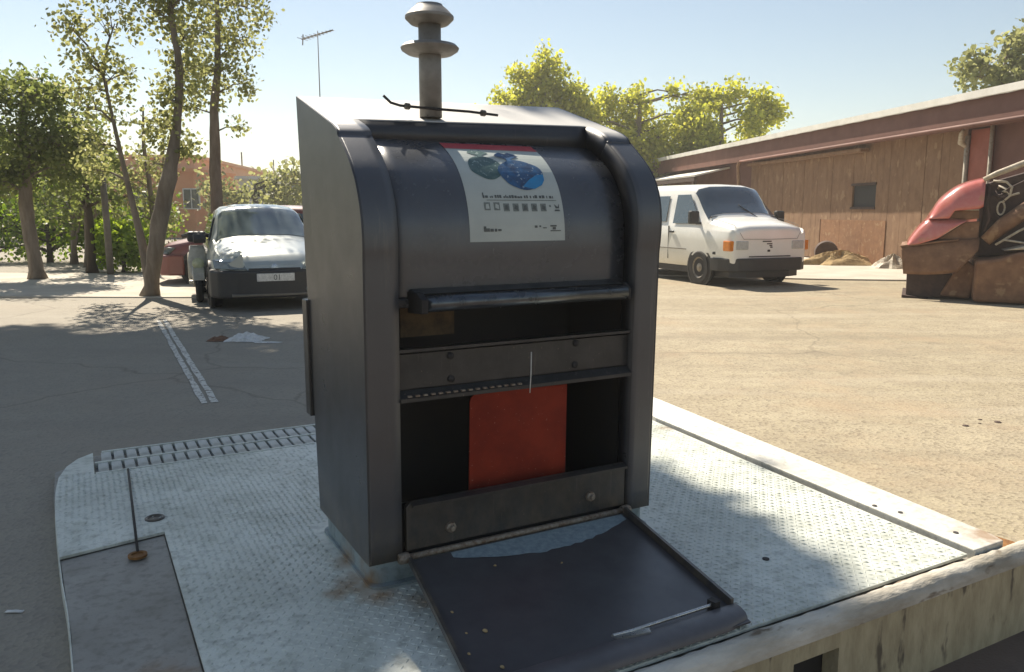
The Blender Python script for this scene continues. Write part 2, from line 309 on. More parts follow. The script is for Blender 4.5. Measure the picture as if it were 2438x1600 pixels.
# ================================================================== SETTING
# upper car park asphalt: everything beyond the kerb line; cut in the column's own frame
def strip_mesh(name, quad, z, m, div=1):
    return structure(mesh(name, [(*q, z) for q in quad], [tuple(range(len(quad)))], m))
g0 = [B2W(-220, -0.87, 0), B2W(220, -0.87, 0), B2W(300, 500, 0), B2W(-300, 500, 0)]
ground = structure(mesh('ground', [(p.x, p.y, 0) for p in g0], [(0, 1, 2, 3)], M_GROUND))
g1 = [B2W(-220, -90, 0), B2W(220, -90, 0), B2W(220, -0.90, 0), B2W(-220, -0.90, 0)]
M_STREET = mat('street_asphalt', (0.15, 0.11, 0.085), (0.11, 0.08, 0.06), rough=0.9, scale=2, bump=0.4, bscale=90)
street = structure(mesh('road', [(p.x, p.y, -0.32) for p in g1], [(0, 1, 2, 3)], M_STREET))
# pale pavements far left and by the shed
structure(mesh('pavement', [(-60, 14.3, 0.0), (-3.6, 13.0, 0.0), (-3.6, 17.6, 0.0), (-60, 22, 0.0), (-60, 14.3, 0.02), (-3.6, 13.0, 0.02), (-3.6, 17.6, 0.02), (-60, 22, 0.02)],
     [(4, 5, 6, 7), (0, 1, 5, 4), (1, 2, 6, 5), (2, 3, 7, 6), (3, 0, 4, 7)], M_PAVE))
structure(mesh('pavement', [(3.0, 17.6, 0), (6.3, 16.5, 0), (12.0, 15.6, 0), (10.2, 25, 0), (2.0, 30, 0), (3.0, 17.6, 0.03), (6.3, 16.5, 0.03), (12.0, 15.6, 0.03), (10.2, 25, 0.03), (2.0, 30, 0.03)],
     [(5, 6, 7, 8, 9), (0, 1, 6, 5), (1, 2, 7, 6), (2, 3, 8, 7), (3, 4, 9, 8), (4, 0, 5, 9)], M_PAVE))
# worn double parking line
def worn_paint():
    m = bpy.data.materials.new('worn_white_line_paint'); m.use_nodes = True; n = m.node_tree.nodes; l = m.node_tree.links; b = n['Principled BSDF']
    tc = n.new('ShaderNodeTexCoord'); no = n.new('ShaderNodeTexNoise'); no.inputs['Scale'].default_value = 22; no.inputs['Detail'].default_value = 7; no.inputs['Roughness'].default_value = 0.7; l.new(tc.outputs['Object'], no.inputs['Vector'])
    r = n.new('ShaderNodeMapRange'); r.inputs[1].default_value = 0.40; r.inputs[2].default_value = 0.50; l.new(no.outputs[0], r.inputs[0])
    mx = n.new('ShaderNodeMix'); mx.data_type = 'RGBA'; l.new(r.outputs[0], mx.inputs[0]); mx.inputs[6].default_value = (0.17, 0.14, 0.105, 1); mx.inputs[7].default_value = (0.62, 0.60, 0.53, 1)
    l.new(mx.outputs[2], b.inputs['Base Color']); b.inputs['Roughness'].default_value = 0.8
    return m
M_PAINT = worn_paint()
pl = []
p0 = Vector((-4.60, 10.35)); p1 = Vector((-2.26, 5.80)); dd = (p1 - p0).normalized(); nn_ = Vector((-dd.y, dd.x))
for k, (o0, o1) in enumerate(((-0.062, -0.014), (0.012, 0.062))):
    vv = []; ff = []; N = 30
    for i in range(N + 1):
        q = p0.lerp(p1, i / N); j0 = random.uniform(-.006, .006); j1 = random.uniform(-.006, .006)
        a = q + nn_ * (o0 + j0); c = q + nn_ * (o1 + j1); vv += [(a.x, a.y, 0.004), (c.x, c.y, 0.004)]
        if i: ff.append((2 * i - 2, 2 * i - 1, 2 * i + 1, 2 * i))
    o = mesh('painted_line', vv, ff, M_PAINT); o['kind'] = 'structure'

# ---- kerb along the front of the platform, with a drain inlet
kerb = empty('kerb', (0, 0, 0), 0, 'rounded concrete kerb with stained face and dark drain slot at the platform front', 'kerb')
kerb.location = BA; kerb.rotation_euler = (0, 0, BROT)
prof = [(-0.866, -0.15), (-0.866, -0.097), (-0.878, -0.093), (-0.893, -0.094), (-0.908, -0.100), (-0.920, -0.110), (-0.930, -0.124), (-0.934, -0.142), (-0.934, -0.158), (-0.866, -0.158)]
def kerb_rim(x0, x1):
    n = max(2, int((x1 - x0) / 0.04)); v = []; f = []; k = len(prof)
    for i in range(n + 1):
        x = x0 + (x1 - x0) * i / n
        for j, (y, z) in enumerate(prof):
            a = 0.004 if 1 <= j <= 7 else 0
            v.append((x, y + random.uniform(-a, a), z + random.uniform(-a, a) * 0.7))
    for i in range(n):
        for j in range(k): f.append((i * k + j, (i + 1) * k + j, (i + 1) * k + (j + 1) % k, i * k + (j + 1) % k))
    f.append(tuple(range(k))[::-1]); f.append(tuple(range(n * k, n * k + k)))
    o = mesh('kerb_stone', v, f, M_KERB, kerb); smooth_by_angle(o, 50); return o
M_KERB = mat('worn_kerb_concrete', (0.62, 0.585, 0.50), (0.32, 0.285, 0.22), rough=0.85, scale=7, bump=0.5, bscale=60, spots=(0.17, 0.13, 0.085), sscale=16, sthr=0.62, stretch=(0.35, 1, 1))
for x0, x1 in ((-6.0, -2.0), (-1.996, 0.10), (0.104, 3.3), (3.304, 8.0)): kerb_rim(x0, x1)
M_FACE = mat('streaked_yellow_concrete', (0.46, 0.395, 0.25), (0.34, 0.285, 0.175), rough=0.9, scale=9, bump=0.4, bscale=50, spots=(0.13, 0.105, 0.07), sscale=6.5, sthr=0.59, stretch=(2.2, 1, 0.7))
fz0, fz1 = -0.60, -0.163
box('kerb_face', (-6, -0.926, fz0), (1.150, -0.860, fz1), M_FACE, kerb)
box('kerb_face', (1.372, -0.926, fz0), (8, -0.860, fz1), M_FACE, kerb)
box('kerb_face', (1.150, -0.9262, -0.222), (1.372, -0.860, fz1), M_FACE, kerb)
box('kerb_face', (1.150, -0.9262, fz0), (1.372, -0.860, -0.36), M_FACE, kerb)
box('drain_slot', (1.150, -0.858, -0.37), (1.372, -0.84, -0.21), M_INNER, kerb)

# ================================================================== PLATFORM (lid of the underground container)
plat = empty('steel_platform', BA, BROT, 'pale grey tread plate lid set in the asphalt around the charcoal waste column', 'platform')
rust_pts = [(0.0, 0.28, -0.09, 0.12, 0.9), (-0.01, 0.10, -0.09, 0.14, 1.0), (0.02, -0.05, -0.09, 0.14, 1.0), (-0.10, 0.04, -0.09, 0.10, 0.8), (2.36, 1.2, -0.09, 0.12, 0.9), (0.14, -0.17, -0.09, 0.12, 0.9)]
M_PLATE = plate_mat('pale_grey_plate_paint', (0.66, 0.685, 0.61), (0.50, 0.52, 0.455), rust_pts, rough=0.42)
M_RAIL = plate_mat('bare_pale_rail', (0.70, 0.69, 0.63), (0.58, 0.56, 0.49), [(2.43, -0.8, -0.08, 0.25, 0.9), (2.30, 1.25, -0.08, 0.10, 0.9)], rough=0.5)
M_SMOOTH = plate_mat('smooth_grey_plate', (0.30, 0.285, 0.25), (0.22, 0.205, 0.175), [(-0.72, -0.22, -0.1, 0.2, 0.9)], rough=0.5)
ZT = -0.09      # top of the tread plate (0.06 above the asphalt)
# subframe
prism('subframe', [(-0.935, -0.85), (2.42, -0.85), (2.79, 1.95), (2.79, 2.38), (-0.85, 2.38), (-1.03, 2.15), (-1.03, 1.68), (-0.96, 0.6)], 'z', -0.16, -0.118, M_SMOOTH, plat)
# left edge rim strip with a rounded corner
rimpts = [(-0.925, -0.85), (-0.955, 0.2), (-0.985, 0.7), (-1.012, 1.3), (-1.02, 1.7), (-1.01, 1.95), (-0.975, 2.14), (-0.92, 2.27), (-0.85, 2.35)]
rv = []; rf = []
rr_ = dense(rimpts, 5)
for i, p in enumerate(rr_):
    t = rr_[min(i + 1, len(rr_) - 1)] - rr_[max(i - 1, 0)]; t = t / np.linalg.norm(t); nrm = np.array((-t[1], t[0]))
    for (o, z) in ((-0.002, ZT - 0.05), (-0.002, ZT - 0.013), (-0.0005, ZT - 0.0125), (0.0015, ZT - 0.0135), (0.005, -0.152)): q = p + nrm * o; rv.append((q[0], q[1], z))
for i in range(len(rr_) - 1):
    for j in range(4): rf.append((i * 5 + j, i * 5 + j + 1, (i + 1) * 5 + j + 1, (i + 1) * 5 + j))
o = mesh('edge_rim', rv, rf, M_PLATE, plat); smooth_by_angle(o, 50)
# tread plate: main sheet with a notch for the smooth hatch, the side strip left of it starts beyond the hatch
TP = [(-0.598, -0.85), (2.205, -0.85), (2.235, -0.4), (2.40, 1.40), (2.45, 1.93), (-0.845, 1.93), (-0.845, 2.352), (-0.92, 2.27), (-0.975, 2.14), (-1.01, 1.95), (-1.02, 1.7), (-1.012, 1.3), (-0.992, 0.86), (-0.60, 0.94)]
prism('tread_plate', TP, 'z', ZT - 0.012, ZT, M_PLATE, plat)
hatch = prism('smooth_hatch', [(-0.922, -0.85), (-0.604, -0.85), (-0.604, 0.93), (-0.988, 0.852), (-0.980, 0.7), (-0.951, 0.2)], 'z', ZT - 0.028, ZT - 0.014, M_SMOOTH, plat)
# raised tear-drop treads: one joined mesh
def inside(poly, x, y):
    c = False; j = len(poly) - 1
    for i in range(len(poly)):
        if (poly[i][1] > y) != (poly[j][1] > y) and x < (poly[j][0] - poly[i][0]) * (y - poly[i][1]) / (poly[j][1] - poly[i][1]) + poly[i][0]: c = not c
        j = i
    return c
tv = []; tf = []; sp = 0.0265
for iy in range(int(2.85 / sp)):
    y = -0.84 + iy * sp
    for ix in range(int(3.5 / sp)):
        x = -1.0 + ix * sp
        if -0.02 < x < 1.28 and -0.02 < y < 0.7: continue
        if 0.02 < x < 1.0 and y < -0.2: pass
        if not inside(TP, x, y) or not inside(TP, x + 0.012, y) or not inside(TP, x - 0.012, y + 0.008) or not inside(TP, x, y + 0.012): continue
        wear = 0.5 + 0.5 * math.sin(x * 3.1 + 1.3) * math.sin(y * 2.7 + x) + random.uniform(-.3, .3)
        if wear < -0.05: continue
        x += random.uniform(-.0022, .0022); y_ = y; a = R(42) if (ix + iy) % 2 else R(-42)
        a += random.uniform(-.08, .08); L = 0.0128 * random.uniform(0.85, 1.08); W_ = 0.0044; h = 0.0058 * random.uniform(0.6, 1.1) * (0.55 + 0.45 * min(1, max(0, wear)))
        c, s = math.cos(a), math.sin(a); b0 = len(tv)
        for (u, v_, z) in ((-L, 0, 0.0), (0, -W_, 0.0), (L, 0, 0.0), (0, W_, 0.0), (0, 0, h)): tv.append((x + u * c - v_ * s, y + u * s + v_ * c, ZT + z))
        tf += [(b0, b0 + 1, b0 + 4), (b0 + 1, b0 + 2, b0 + 4), (b0 + 2, b0 + 3, b0 + 4), (b0 + 3, b0, b0 + 4)]
tr = mesh('raised_treads', tv, tf, M_PLATE, plat); tr['kind'] = 'stuff'
# right-hand rail: a flat bar a little proud of the plate, groove beside it
prism('edge_rail', [(2.232, -0.862), (2.43, -0.862), (2.455, -0.80), (2.79, 1.90), (2.60, 1.95), (2.43, 1.40)], 'z', -0.15, ZT + 0.016, M_RAIL, plat, bevel=0.005)
mesh('rust_stain_plate', [(2.44, -0.86, -0.14), (2.62, -0.86, -0.145), (2.60, -0.70, -0.145), (2.47, -0.72, -0.14)], [(0, 1, 2, 3)], M_RUST, plat, solid=0.006, soff=1)
# drain grating behind the column: two rows of slots
gr = box('grate_frame', (-0.84, 1.94, -0.15), (0.62, 2.36, ZT - 0.03), M_INNER, plat)
for (ya, yb) in ((1.935, 1.955), (2.135, 2.155), (2.345, 2.365)): box('grate_bar', (-0.84 if ya < 2.2 else -0.80, ya, -0.13), (0.62, yb, ZT + 0.002), M_PLATE, plat, bevel=0.002)
gb = None
M_SLAT = plate_mat('grate_paint', (0.52, 0.53, 0.49), (0.36, 0.365, 0.33), None, rough=0.5)
for row, (ya, yb) in enumerate(((1.957, 2.133), (2.157, 2.343))):
    for i in range(22):
        x = -0.80 + i * 0.0645 + (0.02 if row else 0)
        if gb is None or i == 0: gb = box('grate_slat', (-0.025, 0, -0.13), (0.025, yb - ya, ZT - 0.002), M_SLAT, plat, bevel=0.003, seg=1, loc=(x, ya, 0))
        else:
            c = gb.copy(); COL.objects.link(c); c.location = (x, ya, 0); c.parent = plat
# lifting slot, keyhole and ring
tube('lifting_rod', [(-0.687, 1.93, ZT + 0.003), (-0.70, 1.4, ZT + 0.003), (-0.716, 0.76, ZT + 0.003)], 0.0055, M_INNER, plat, n=6)
lathe('key_hole', [(0.036, 0), (0.036, 0.010), (0.024, 0.010), (0.022, 0.004), (0.0005, 0.004)], M_RUST, plat, n=20, loc=(-0.718, 0.735, ZT - 0.006))
lathe('lifting_ring', [(0.042, -0.001), (0.042, 0.005), (0.036, 0.008), (0.030, 0.005), (0.028, 0.0005), (0.016, 0.001), (0.0005, 0.002)], M_STEEL, plat, n=28, loc=(-0.623, 1.119, ZT))
lathe('plug', [(0.014, 0), (0.014, 0.004), (0.0005, 0.005)], M_INNER, plat, n=12, loc=(1.458, -0.498, ZT))
for x, y in ((2.30, -0.35), (2.33, -0.46), (2.33, -0.72)): lathe('rail_bolt', [(0.011, 0), (0.011, 0.004), (0.0005, 0.005)], M_STEEL, plat, n=10, loc=(x, y, ZT + 0.0155))
# dark drips and spots dropped on the plate near the kerb
# ================================================================== INLET COLUMN
W = 1.267
col = empty('waste_inlet_column', BA, BROT, 'tall charcoal metal waste inlet with curved hood, open flap and bag poster', 'waste column')
PR = [(0.0, 0.0), (-0.012, 0.6), (-0.022, 1.05), (-0.026, 1.16), (-0.010, 1.25), (0.028, 1.335), (0.083, 1.408), (0.148, 1.466), (0.223, 1.521), (0.30, 1.569), (0.79, 1.722)]
pd = []
seg_n = [8, 8, 6, 6, 6, 6, 6, 6, 6, 12]
full = dense(PR, 12)
# keep the straight runs straight
PD = [np.array(PR[0])] + [full[i] for i in range(12, 12 * 9)] + [np.array(PR[9])] + [np.array(PR[9]) + (np.array(PR[10]) - np.array(PR[9])) * t for t in np.linspace(0.03, 1, 32)]
PD = [PD[0] + (PD[1] - PD[0]) * t for t in np.linspace(0, 0.95, 8)] + PD[1:]
PD = np.array(PD); NP = len(PD)
TN = np.gradient(PD, axis=0); TN /= np.linalg.norm(TN, axis=1)[:, None]
for _ in range(6):
    TN[1:-1] = (TN[:-2] + 2 * TN[1:-1] + TN[2:]) / 4; TN /= np.linalg.norm(TN, axis=1)[:, None]
NRM = np.stack([-TN[:, 1], TN[:, 0]], 1)            # left of travel: outward is -y at the front, up on the roof
def smooth01(t): t = max(0, min(1, t)); return t * t * (3 - 2 * t)
WT = np.array([smooth01((p[1] - 1.10) / 0.30) for p in PD])
def crown(x):
    return 0.016 + 0.030 * min(1.0, max(0.0, x / W))
def shell(x, i, d=0.0):
    p = PD[i] + NRM[i] * (crown(x) * WT[i] + d); return (x, p[0], p[1])
XL, XR = 0.127, 1.150
lip = int(np.argmin(np.abs(PD[:, 0] - 0.37) + (PD[:, 1] < 1.4) * 9))
cols_l = [0.008, 0.014, 0.022, 0.035, 0.05, 0.07, 0.095, XL]
cols_m = list(np.linspace(XL, XR, 22))
cols_r = [XR, W - 0.09, W - 0.07, W - 0.05, W - 0.035, W - 0.022, W - 0.014, W - 0.008]
def grid(name, xs, i0, i1, m, d=0.0, parent=col, solid=0.006):
    v = []; f = []; k = len(xs)
    for i in range(i0, i1 + 1):
        for x in xs: v.append(shell(x, i, d))
    for a in range(i1 - i0):
        for b in range(k - 1): f.append((a * k + b, a * k + b + 1, (a + 1) * k + b + 1, (a + 1) * k + b))
    o = mesh(name, v, f, m, parent, True, solid=solid, soff=-1); return o
M_HOOD = mat('hood_powder_coat', (0.042, 0.047, 0.055), (0.034, 0.038, 0.045), rough=0.60, scale=5, bump=0.10, bscale=330, spec=1.0, rvar=0.03, spots=(0.12, 0.105, 0.085), sscale=160, sthr=0.70)
def glare_top(m):
    # sun glare painted as pale colour on the flat top of the hood
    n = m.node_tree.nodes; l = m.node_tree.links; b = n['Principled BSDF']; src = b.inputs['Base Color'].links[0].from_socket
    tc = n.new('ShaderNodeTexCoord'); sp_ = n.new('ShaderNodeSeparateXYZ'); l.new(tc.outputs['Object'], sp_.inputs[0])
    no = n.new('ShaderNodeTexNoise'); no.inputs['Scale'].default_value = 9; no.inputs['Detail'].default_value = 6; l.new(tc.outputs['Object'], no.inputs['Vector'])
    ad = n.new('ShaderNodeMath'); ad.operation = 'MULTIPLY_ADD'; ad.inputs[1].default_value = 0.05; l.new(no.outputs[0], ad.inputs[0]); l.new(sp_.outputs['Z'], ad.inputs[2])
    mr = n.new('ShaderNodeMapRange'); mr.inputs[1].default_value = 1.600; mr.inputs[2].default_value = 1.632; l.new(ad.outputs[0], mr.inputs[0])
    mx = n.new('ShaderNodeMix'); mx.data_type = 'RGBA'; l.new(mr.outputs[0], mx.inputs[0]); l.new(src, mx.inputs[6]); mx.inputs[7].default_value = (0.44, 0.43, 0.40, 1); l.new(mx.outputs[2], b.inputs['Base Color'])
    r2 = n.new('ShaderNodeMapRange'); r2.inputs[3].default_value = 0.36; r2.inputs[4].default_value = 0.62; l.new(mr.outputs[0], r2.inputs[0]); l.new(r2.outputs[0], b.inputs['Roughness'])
weather(M_HOOD, 2.2); glare_top(M_HOOD)
# the pressed hood: left band, right band and roof in one skin
v = []; f = []; xs = cols_l + cols_m[1:-1] + cols_r; k = len(xs); nl = len(cols_l); nr = len(cols_r)
for i in range(NP):
    for x in xs: v.append(shell(x, i))
for a in range(NP - 1):
    for b in range(k - 1):
        mid_ = nl - 1 <= b < k - nr
        if mid_ and a < lip: continue
        f.append((a * k + b, a * k + b + 1, (a + 1) * k + b + 1, (a + 1) * k + b))
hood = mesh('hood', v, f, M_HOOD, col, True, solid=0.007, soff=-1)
me = hood.data; bm = bmesh.new(); bm.from_mesh(me); bmesh.ops.delete(bm, geom=[q for q in bm.verts if not q.link_faces], context='VERTS'); bmesh.ops.recalc_face_normals(bm, faces=bm.faces[:]); bm.to_mesh(me); bm.free()
# make sure normals look outward (front band must face -y)
if sum(p.normal.y for p in me.polygons if p.center.z < 0.5) > 0: me.flip_normals()
for p in me.polygons: p.use_smooth = True
me.set_sharp_from_angle(angle=R(30))
# side panels
sp_poly = [tuple(PD[i] + NRM[i] * crown(0) * WT[i]) for i in range(NP)] + [tuple(PD[-1] + NRM[-1] * crown(0))] + [(0.655, 0.0)]
prism('side_panel', sp_poly, 'x', 0.0, 0.0078, M_BIN, col)
sp_r = [tuple(PD[i] + NRM[i] * crown(W) * WT[i]) for i in range(NP)] + [tuple(PD[-1] + NRM[-1] * crown(W))] + [(0.655, 0.0)]
prism('side_panel', sp_r, 'x', W - 0.0078, W, M_BIN, col)
box('back_panel', (0.009, -0.006, 0), (W - 0.009, 0.006, 1.73), M_BIN, col, loc=(0, 0.65, 0), rot=(-math.atan2(0.13, 1.723), 0, 0))
box('rear_hinge_plate', (-0.014, 0.70, 0.40), (0.02, 0.77, 0.90), M_STEEL, col, bevel=0.004)
DPD = np.array(dense([(0.062, 0.955), (0.058, 1.06), (0.055, 1.15), (0.064, 1.245), (0.094, 1.335), (0.144, 1.410), (0.210, 1.468), (0.285, 1.512), (0.370, 1.548), (0.46, 1.580)], 8)); NDR = len(DPD)
DT = np.gradient(DPD, axis=0); DT /= np.linalg.norm(DT, axis=1)[:, None]; DNR = np.stack([-DT[:, 1], DT[:, 0]], 1)
# reveal (returned edge) round the opening, 85 mm deep
dep = -0.085
def strip(name, pa, pb, m):
    v = pa + pb; n = len(pa); f = [(i, i + 1, n + i + 1, n + i) for i in range(n - 1)]
    o = mesh(name, v, f, m, col, True, solid=0.004, soff=0); return o
IC = np.vstack([np.stack([np.full(120, 0.068), np.linspace(0, 0.955, 120)], 1)] + [DPD[:-1] + (DPD[1:] - DPD[:-1]) * t for t in (0, 0.25, 0.5, 0.75)])
IC = IC[np.argsort(IC[:, 1])]
def inner(x, i, d):
    p = PD[i] + NRM[i] * (crown(x) * WT[i])
    if d > -0.02: q = p + NRM[i] * d
    else: q = IC[np.argmin(np.linalg.norm(IC - (p + NRM[i] * min(0.0, d * 0.5)), axis=1))]
    return (x, q[0], q[1])
strip('opening_return', [inner(XL, i, -0.003) for i in range(lip + 1)], [inner(XL, i, dep) for i in range(lip + 1)], M_BIN)
strip('opening_return', [inner(XR, i, -0.003) for i in range(lip + 1)], [inner(XR, i, dep) for i in range(lip + 1)], M_BIN)
strip('opening_return', [inner(x, lip, -0.003) for x in cols_m], [(x, 0.352, 1.533) for x in cols_m], M_BIN)
# rotating drum
bot = 0
def dsurf(x, i, d=0.0):
    p = DPD[i] + DNR[i] * d; return (x, p[0], p[1])
v = []; f = []; xs = list(np.linspace(XL + 0.004, XR - 0.004, 14)); k = len(xs)
for i in range(NDR):
    for x in xs: v.append(dsurf(x, i))
for a in range(NDR - 1):
    for b in range(k - 1): f.append((a * k + b, a * k + b + 1, (a + 1) * k + b + 1, (a + 1) * k + b))
M_DRUM = mat('drum_charcoal_gloss', (0.056, 0.063, 0.074), (0.044, 0.050, 0.060), rough=0.26, spec=0.9, scale=5, bump=0.12, bscale=330)
weather(M_DRUM, 4.1, 0.35); weather(M_STEEL, 7.7, 0.7, 0.30)
drum = mesh('drum', v, f, M_DRUM, col, True, solid=0.006, soff=-1)
if drum.data.polygons[2].normal.y > 0: drum.data.flip_normals()
box('drum_lower_edge', (XL + 0.006, 0.045, 0.925), (XR - 0.006, 0.078, 0.957), M_BIN, col, bevel=0.004)
# --- poster on the drum: own thin sheet following the curve
arc = [0.0]
for i in range(1, NDR): arc.append(arc[-1] + math.dist(dsurf(0, i)[1:], dsurf(0, i - 1)[1:]))
arc = np.array(arc)
def ds(x, s, d):
    j = np.interp(s, arc, np.arange(len(arc))); i = int(min(j, len(arc) - 2)); t = j - i
    a = np.array(dsurf(x, bot + i, d)); b = np.array(dsurf(x, bot + i + 1, d)); return tuple(a + (b - a) * t)
zz = [dsurf(0, i)[2] for i in range(NDR)]
s_bot = float(np.interp(1.155, zz, arc)); s_top = float(np.interp(1.532, zz, arc))
PX0, PX1 = 0.440, 0.855; PH = s_top - s_bot
def poster_patch(name, poly_uv, m, d, parent, sub=10):
    """poly in poster units u (0..1 across), v (0..1 up); triangulated through a fine scan"""
    bm = bmesh.new(); vs_ = [bm.verts.new((p[0], p[1], 0)) for p in poly_uv]; bm.faces.new(vs_)
    for kx in range(1, sub):
        bmesh.ops.bisect_plane(bm, geom=bm.verts[:] + bm.edges[:] + bm.faces[:], plane_co=(0, kx / sub, 0), plane_no=(0, 1, 0))
    for q in bm.verts:
        u, v_ = q.co.x, q.co.y; q.co = Vector(ds(PX0 + (PX1 - PX0) * u, s_bot + PH * v_, d))
    bmesh.ops.recalc_face_normals(bm, faces=bm.faces[:])
    me = bpy.data.meshes.new(name); bm.to_mesh(me); bm.free(); me.materials.append(m)
    if me.polygons and sum(p.normal.y for p in me.polygons) > 0: me.flip_normals()
    return link(name, me, parent)
M_POSTER = mat('poster_paper', (0.46, 0.50, 0.46), (0.41, 0.45, 0.42), rough=0.45, scale=8)
M_PRED = mat('poster_red', (0.50, 0.06, 0.07), (0.42, 0.05, 0.06), rough=0.45, scale=30)
M_BAGT = mat('print_teal_bag', (0.035, 0.09, 0.085), (0.08, 0.14, 0.135), rough=0.4, scale=45, spots=(0.32, 0.40, 0.38), sscale=80, sthr=0.60)
M_BAGB = mat('print_blue_bag', (0.03, 0.055, 0.11), (0.03, 0.12, 0.26), rough=0.4, scale=30, spots=(0.35, 0.42, 0.46), sscale=80, sthr=0.62)
M_BAGB2 = mat('print_bright_blue', (0.02, 0.24, 0.48), (0.03, 0.20, 0.42), rough=0.4, scale=30)
M_INK = mat('print_grey_ink', (0.07, 0.08, 0.075), (0.11, 0.12, 0.11), rough=0.5, scale=90)
M_INKP = mat('print_light_ink', (0.20, 0.23, 0.21), (0.14, 0.16, 0.15), rough=0.5, scale=120)
poster = poster_patch('poster', [(0, 0), (1, 0), (1, 1), (0, 1)], M_POSTER, 0.0015, col, 24)
poster['label'] = 'curved notice with red top band, two printed rubbish bags and pictograms'
poster_patch('red_band', [(0, 0.885), (1, 0.885), (1, 1.0), (0, 1.0)], M_PRED, 0.0025, poster, 10)
def bag(cx, cy, rx, ry, kn, ang=0):
    pts = []
    for t in np.linspace(0, 2 * math.pi, 40, endpoint=False):
        rx_ = rx * (1 + 0.03 * math.sin(5 * t + cx * 9) + random.uniform(-.015, .015)); ry_ = ry * (1 + 0.03 * math.cos(4 * t))
        x = cx + rx_ * math.cos(t); y = cy + ry_ * math.sin(t)
        pts.append((x + ang * (y - cy), y))
    return pts
def knot(cx, cy, wd, h):
    return [(cx - .025, cy - h * .6), (cx - .03, cy - h * .15), (cx - wd * .6, cy), (cx - wd, cy + h * .35), (cx - wd * .8, cy + h * .7), (cx - wd * .4, cy + h), (cx, cy + h * .75), (cx + wd * .35, cy + h * 1.0), (cx + wd * .8, cy + h * .6), (cx + wd, cy + h * .3), (cx + wd * .5, cy), (cx + .035, cy - h * .15), (cx + .03, cy - h * .6)]
poster_patch('bag_print', bag(0.30, 0.63, 0.175, 0.135, 0), M_BAGT, 0.0025, poster, 16)
poster_patch('bag_knot_print', knot(0.30, 0.79, 0.11, 0.075), M_BAGT, 0.0032, poster, 16)
poster_patch('bag_print', bag(0.645, 0.56, 0.235, 0.155, 0, 0.0), M_BAGB, 0.0035, poster, 16)
poster_patch('bag_highlight_print', [(0.61, 0.43), (0.70, 0.495), (0.80, 0.545), (0.875, 0.55), (0.865, 0.495), (0.82, 0.445), (0.73, 0.41)], M_BAGB2, 0.0042, poster, 16)
poster_patch('bag_knot_print', knot(0.585, 0.745, 0.13, 0.085), M_BAGB, 0.0042, poster, 16)
# line of lettering (too small to read), pictograms, maker's marks
rl = random.Random(3); u = 0.17
while u < 0.90:
    wl = rl.uniform(0.008, 0.03); h = rl.uniform(0.014, 0.026)
    poster_patch('lettering', [(u, 0.332), (u + wl, 0.332), (u + wl, 0.332 + h), (u, 0.332 + h)], M_INK, 0.0025, poster, 2)
    u += wl + rl.choice((0.005, 0.007, 0.02))
poster_patch('lettering', [(0.165, 0.33), (0.178, 0.33), (0.178, 0.375), (0.165, 0.375)], M_INK, 0.0025, poster, 2)
poster_patch('rule_line', [(0.20, 0.312), (0.94, 0.312), (0.94, 0.318), (0.20, 0.318)], M_INKP, 0.0025, poster, 2)
for i in range(7):
    u = 0.165 + i * 0.098; hh = 0.062; v0 = 0.235 - (0.008 if i > 1 else 0)
    poster_patch('pictogram', [(u, v0), (u + 0.062, v0), (u + 0.062, v0 + hh), (u, v0 + hh)], M_INKP, 0.0025, poster, 2)
    sh = rl.choice((0, 1, 2))
    q = [(u + .014, v0 + .012), (u + .05, v0 + .012), (u + .045, v0 + .05), (u + .018, v0 + .045)] if sh else [(u + .012, v0 + .02), (u + .048, v0 + .008), (u + .05, v0 + .04), (u + .02, v0 + .052)]
    poster_patch('pictogram_mark', q, M_INK if i > 1 else M_POSTER, 0.0035, poster, 2)
poster_patch('pictogram', [(0.85, 0.262), (0.872, 0.262), (0.865, 0.28), (0.85, 0.278)], M_INKP, 0.0025, poster, 2)
poster_patch('pictogram', [(0.905, 0.285), (0.918, 0.25), (0.955, 0.25), (0.962, 0.29), (0.94, 0.262)], M_INK, 0.0025, poster, 2)
poster_patch('pictogram', [(0.90, 0.228), (0.965, 0.228), (0.955, 0.242), (0.91, 0.242)], M_INK, 0.0025, poster, 2)
for (u0, u1, v0, v1) in ((0.14, 0.165, 0.075, 0.115), (0.165, 0.20, 0.075, 0.10), (0.205, 0.24, 0.075, 0.097), (0.25, 0.275, 0.075, 0.097), (0.285, 0.32, 0.078, 0.094), (0.67, 0.70, 0.10, 0.118), (0.72, 0.74, 0.105, 0.118), (0.76, 0.80, 0.095, 0.103), (0.84, 0.91, 0.108, 0.12), (0.865, 0.90, 0.085, 0.105), (0.84, 0.955, 0.072, 0.08)):
    poster_patch('maker_mark', [(u0, v0), (u1, v0), (u1, v1), (u0, v1)], M_INK, 0.0025, poster, 2)
# --- handle bar
hb = tube('handle_bar', [(0.215, -0.035, 0.945), (0.45, -0.036, 0.946), (1.085, -0.035, 0.947)], 0.030, M_HANDLE, col, n=20)
prism('handle_bracket', [(-0.075, 0.915), (0.06, 0.905), (0.06, 0.985), (-0.03, 0.985), (-0.078, 0.965)], 'x', 0.190, 0.216, M_INNER, col, bevel=0.004)
prism('handle_bracket', [(-0.06, 0.92), (0.06, 0.905), (0.06, 0.985), (-0.03, 0.985), (-0.06, 0.965)], 'x', 1.085, 1.10, M_INNER, col, bevel=0.004)
prism('handle_plate', [(-0.02, 0.974), (0.062, 0.985), (0.062, 0.992), (-0.025, 0.981)], 'x', 0.20, 1.09, M_STEEL, col)
